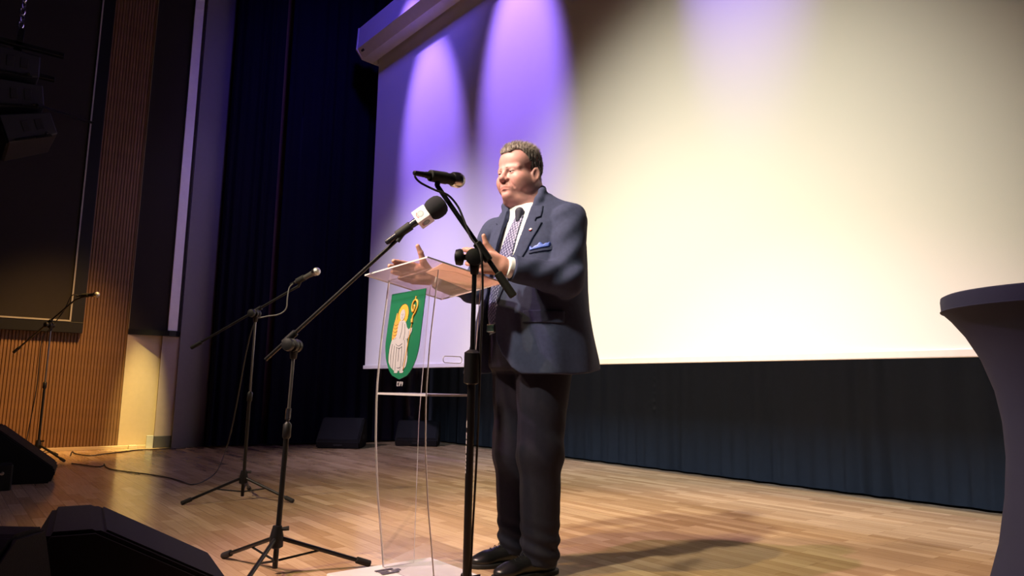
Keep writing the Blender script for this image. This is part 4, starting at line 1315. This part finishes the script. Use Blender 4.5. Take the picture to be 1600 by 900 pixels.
def lapel_region(s):
    # width outside the opening edge, with notch
    LZ = [1.06, 1.12, 1.20, 1.28, 1.355, 1.398, 1.402, 1.418, 1.422, 1.45, 1.48]
    LWd = [0.004, 0.018, 0.038, 0.054, 0.066, 0.070, 0.040, 0.038, 0.054, 0.050, 0.040]

    def f(Q):
        e = np.interp(Q[:, 2], OZ, OL if s > 0 else OR)
        w = np.interp(Q[:, 2], LZ, LWd)
        x = (Q[:, 0] - e) * s
        return np.maximum.reduce([-0.002 - x, x - w, Q[:, 1] + 0.01, 1.07 - Q[:, 2], Q[:, 2] - 1.475])
    return f


for s in (1, -1):
    layer('lapel', jacket_full, lapel_region(s), (-0.24, -0.28, 1.03), (0.28, 0.08, 1.50), 0.003, M_suit, jacket, -0.006, 0.0065)


def rect_region(x0, x1, z0, z1, slope=0.0):
    return lambda Q: np.maximum.reduce([x0 - Q[:, 0], Q[:, 0] - x1, z0 + slope * (Q[:, 0] - x0) - Q[:, 2], Q[:, 2] - z1 - slope * (Q[:, 0] - x0), Q[:, 1] + 0.02])


layer('pocket_welt', jacket_full, rect_region(0.095, 0.180, 1.262, 1.282, 0.16), (-0.05, -0.26, 1.22), (0.30, 0.1, 1.34), 0.003, M_suit, jacket, -0.004, 0.0045)


def sq_region(Q):
    top = 1.289 + 0.30 * (Q[:, 0] - 0.10) + 0.005 * np.sin(Q[:, 0] * 150) + 0.003 * np.sin(Q[:, 0] * 320 + 1)
    return np.maximum.reduce([0.100 - Q[:, 0], Q[:, 0] - 0.172, 1.275 + 0.22 * (Q[:, 0] - 0.10) - Q[:, 2], Q[:, 2] - top, Q[:, 1] + 0.02])


layer('pocket_square', jacket_full, sq_region, (-0.05, -0.26, 1.24), (0.30, 0.1, 1.36), 0.0025, mat('blue_silk', (0.10, 0.17, 0.62), 0.45), person, -0.003, 0.0085, 'bright blue pocket square')
layer('pocket_flap', jacket_full, rect_region(0.085, 0.215, 0.985, 1.035), (-0.05, -0.32, 0.95), (0.34, 0.12, 1.08), 0.003, M_suit, jacket, -0.004, 0.004)
layer('lapel_pin', jacket_full, lambda Q: np.maximum(np.sqrt((Q[:, 0] - 0.094) ** 2 + (Q[:, 2] - 1.365) ** 2) - 0.0065, Q[:, 1]), (0.05, -0.25, 1.33), (0.24, 0.05, 1.40), 0.002, mat('pin_white', (0.75, 0.72, 0.74), 0.3), person, 0.004, 0.011, 'small white and red lapel pin')
layer('pin_stripe', jacket_full, lambda Q: np.maximum.reduce([np.sqrt((Q[:, 0] - 0.094) ** 2 + (Q[:, 2] - 1.365) ** 2) - 0.0066, Q[:, 2] - 1.365, Q[:, 1]]), (0.05, -0.25, 1.33), (0.24, 0.05, 1.40), 0.002, mat('pin_red', (0.6, 0.03, 0.04), 0.3), person, 0.004, 0.0118)

# shirt
SA = [a - 0.022 for a in JA]; SB = [b - 0.022 for b in JB]
SB[0:4] = [0.170, 0.175, 0.182, 0.182]; SA[0:4] = [0.175, 0.18, 0.195, 0.20]


def shirt_full(P):
    Q = to_torso(P)
    return torso_profile(Q, JZ, SA, SB, [c - 0.002 for c in JC]), Q


def shirt_sdf(P):
    d, Q = shirt_full(P)
    d = np.maximum(d, 0.93 - Q[:, 2]); d = np.maximum(d, Q[:, 2] - 1.50)
    nk = sd_cone(P, HC + np.array((0, 0.018, -0.07)), (0.03, 0.04, 1.40), 0.0785, 0.086)
    col = np.maximum(nk, np.maximum((Q[:, 2] - 1.524 - 0.30 * Q[:, 1]), 1.40 - Q[:, 2]))
    d = smin(d, col, 0.006)
    for E_, W_ in ((LE, LW), (RE, RW)):
        fw = (W_ - E_) / np.linalg.norm(W_ - E_)
        c = sd_cone(P, E_, W_, 0.045, 0.0405)
        c = smax(c, (P - (W_ - fw * 0.008)) @ fw, 0.003)
        c = np.maximum(c, -((P - (W_ - fw * 0.08)) @ fw))
        d = np.minimum(d, c)
    return d


shirt = sdf_obj('shirt', shirt_sdf, (-0.30, -0.36, 0.90), (0.34, 0.30, 1.56), 0.004, M_shirt, person, 'white dress shirt with visible collar and cuffs')
# collar wings
for s in (1, -1):
    def wing(P, s=s):
        Q = to_torso(P)
        a = sd_cone(Q, (s * 0.010, -0.098, 1.462), (s * 0.062, -0.066, 1.492), 0.010, 0.012)
        b = sd_cone(Q, (s * 0.046, -0.104, 1.432), (s * 0.062, -0.066, 1.488), 0.007, 0.012)
        return smin(a, b, 0.02)
    sdf_obj('collar_wing', wing, (-0.10, -0.16, 1.39), (0.17, 0.06, 1.53), 0.003, M_shirt, shirt)

# tie
M_tie = bpy.data.materials.new('patterned_tie'); M_tie.use_nodes = True
nt = M_tie.node_tree; b = nt.nodes['Principled BSDF']; tcn = nt.nodes.new('ShaderNodeTexCoord')
mp = nt.nodes.new('ShaderNodeMapping'); mp.inputs['Rotation'].default_value = (0, 0.5, 0); mp.inputs['Scale'].default_value = (80, 1, 80)
nt.links.new(tcn.outputs['Object'], mp.inputs['Vector'])
vo = nt.nodes.new('ShaderNodeTexVoronoi'); vo.inputs['Scale'].default_value = 1.0; vo.inputs['Randomness'].default_value = 0.15; vo.voronoi_dimensions = '3D'
nt.links.new(mp.outputs[0], vo.inputs['Vector'])
cr_ = nt.nodes.new('ShaderNodeValToRGB'); cr_.color_ramp.interpolation = 'CONSTANT'
cr_.color_ramp.elements[0].color = (0.05, 0.05, 0.14, 1); cr_.color_ramp.elements[1].position = 0.22; cr_.color_ramp.elements[1].color = (0.30, 0.30, 0.52, 1)
e3 = cr_.color_ramp.elements.new(0.40); e3.color = (0.035, 0.037, 0.12, 1)
nt.links.new(vo.outputs['Distance'], cr_.inputs['Fac']); nt.links.new(cr_.outputs[0], b.inputs['Base Color']); b.inputs['Roughness'].default_value = 0.45
MATS['tie'] = M_tie


def tie_region(Q):
    w = np.interp(Q[:, 2], [0.98, 1.02, 1.10, 1.30, 1.44], [0.002, 0.040, 0.044, 0.036, 0.021])
    xc = np.interp(Q[:, 2], [1.0, 1.1, 1.2, 1.44], [-0.098, -0.078, -0.046, 0.0])
    return np.maximum.reduce([np.abs(Q[:, 0] - xc) - w, Q[:, 1] + 0.03, 0.985 - Q[:, 2], Q[:, 2] - 1.445])


tie = layer('tie', shirt_full, tie_region, (-0.12, -0.30, 0.96), (0.16, 0.06, 1.47), 0.003, M_tie, person, -0.004, 0.008, 'navy tie with pale repeating pattern')


def knot(P):
    Q = to_torso(P)
    k = sd_cone(Q, (0, -0.121, 1.425), (0, -0.112, 1.460), 0.013, 0.021)
    return smax(k, np.abs(Q[:, 1] + 0.119) - 0.014, 0.008)


sdf_obj('tie_knot', knot, (-0.04, -0.14, 1.39), (0.12, 0.02, 1.52), 0.003, mat('tie_dark', (0.020, 0.021, 0.050), 0.75), tie)

# trousers, belt
FA = np.array((-0.100, 0.075, 0)); FB = np.array((0.090, 0.040, 0))     # ankles: right, left


def trousers_sdf(P):
    Q = to_torso(P)
    d = torso_profile(Q, [0.70, 0.80, 0.90, 0.99, 1.10], [0.205, 0.205, 0.195, 0.185, 0.18], [0.170, 0.172, 0.172, 0.172, 0.17], [0.012, 0.012, 0.006, 0.0, 0.0])
    d = np.maximum(d, Q[:, 2] - 0.985); d = smax(d, 0.80 - Q[:, 2], 0.03)
    for hip, foot, bow in (((-0.070, 0.065, 0.86), FA, -0.004), ((0.105, 0.050, 0.86), FB, 0.008)):
        hip = np.array(hip); kn = np.array(((hip[0] + foot[0]) / 2 + bow, (hip[1] + foot[1]) / 2 - 0.012, 0.48)); an = foot + np.array((0, 0.012, 0.075))
        g = smin(sd_cone(P, hip, kn, 0.122, 0.086), sd_cone(P, kn, an, 0.086, 0.076), 0.05)
        g = np.maximum(g, 0.035 - P[:, 2] + 0.25 * np.clip(-(P[:, 1] - foot[1]), 0, 0.1))
        low = np.exp(-((P[:, 2] - 0.10) / 0.09) ** 2); mid = np.exp(-((P[:, 2] - 0.50) / 0.14) ** 2)
        g = g - low * 0.0055 * np.sin(P[:, 2] * 105 + P[:, 0] * 30 + P[:, 1] * 18) - mid * 0.003 * np.sin(P[:, 2] * 50 + P[:, 1] * 40)
        # front crease
        ax = kn + (hip - kn) * np.clip((P[:, 2:3] - 0.48) / 0.38, 0, 1) + (an - kn) * np.clip((0.48 - P[:, 2:3]) / 0.40, 0, 1)
        rel = P - ax; g = g - 0.006 * np.exp(-((rel[:, 0]) / 0.014) ** 2) * (rel[:, 1] < 0)
        d = smin(d, g, 0.02)
    return d


trousers = sdf_obj('trousers', trousers_sdf, (-0.32, -0.26, 0.0), (0.36, 0.34, 1.02), 0.0055, M_trou, person, 'dark navy suit trousers')


def belt_f(P):
    Q = to_torso(P)
    d = torso_profile(Q, [0.9, 1.05], [0.192, 0.192], [0.178, 0.178], [0, 0])
    return np.maximum(np.maximum(d, -(d + 0.012)), np.abs(Q[:, 2] - 0.972) - 0.018)


belt = sdf_obj('belt', belt_f, (-0.24, -0.24, 0.94), (0.30, 0.30, 1.01), 0.004, M_shoe, person, 'black leather belt')
qb = rotz(np.array([[-0.098, -0.168, 0.972]]), (0, 0, 0), -TPS)[0] + TO + MO
bm = B(); box(bm, (-0.02, -0.004, -0.016), (0.02, 0.004, 0.016), 0.002, Matrix.Translation(Vector(qb)) @ Matrix.Rotation(TPS, 4, 'Z')); obj('buckle', bm, M_chrome, belt, False)

# shoes
for (F, ps) in ((FA, math.radians(-14)), (FB, math.radians(-8))):
    def up_f(P, F=F, ps=ps):
        Q = rotz(P, F, ps)
        d = sd_ell(Q, (0, 0.035, 0.05), (0.040, 0.055, 0.052))
        d = smin(d, sd_cone(Q, (0, 0.01, 0.055), (0.0, -0.12, 0.030), 0.044, 0.034), 0.03)
        d = smin(d, sd_ell(Q, (0.0, -0.145, 0.026), (0.042, 0.052, 0.026)), 0.03)
        return smax(d, 0.012 - Q[:, 2], 0.003)

    def so_f(P, F=F, ps=ps):
        Q = rotz(P, F, ps)
        g = np.minimum(sd_ell(Q * np.array((1, 1, 0)), (0, -0.115, 0), (0.050, 0.092, 1)), sd_ell(Q * np.array((1, 1, 0)), (0, 0.03, 0), (0.041, 0.068, 1)))
        g = smin(g, sd_cone(Q * np.array((1, 1, 0)), (0, -0.1, 0), (0, 0.03, 0), 0.038, 0.036), 0.03)
        return np.maximum(g, np.abs(Q[:, 2] - 0.009) - 0.009)
    lo = F + np.array((-0.12, -0.26, -0.01)); hi = F + np.array((0.12, 0.15, 0.14))
    shoe = sdf_obj('shoe', up_f, lo, hi, 0.0035, M_shoe, person, 'black leather lace-up shoe')
    sdf_obj('sole', so_f, lo, hi, 0.0035, M_sole, shoe)
    bm = B()
    for k in range(4):
        y = -0.045 - 0.020 * k; z = 0.094 - 0.0085 * k
        pts = [rotz(np.array([q]), (0, 0, 0), -ps)[0] + F + MO for q in ((-0.020, y, z - 0.008), (0, y - 0.004, z + 0.004), (0.020, y, z - 0.008))]
        tube(bm, [Vector(p) for p in pts], 0.0016, 6, 5)
    obj('laces', bm, M_blkpl, shoe)
# ring on the left hand
a, b_, ra, rb = handL[1][2][0]
c = a + (b_ - a) * 0.45; bm = B(); dv = Vector(b_ - a).normalized(); u_, v_ = frame_of(dv)
tube(bm, [Vector(c + MO) + (u_ * math.cos(t) + v_ * math.sin(t)) * 0.0106 for t in np.linspace(0, 2 * math.pi, 20, endpoint=False)], 0.0016, 6, closed=True, smooth=False)
obj('ring', bm, mat('gold_ring', (0.8, 0.55, 0.2), 0.25, metal=1.0), person)
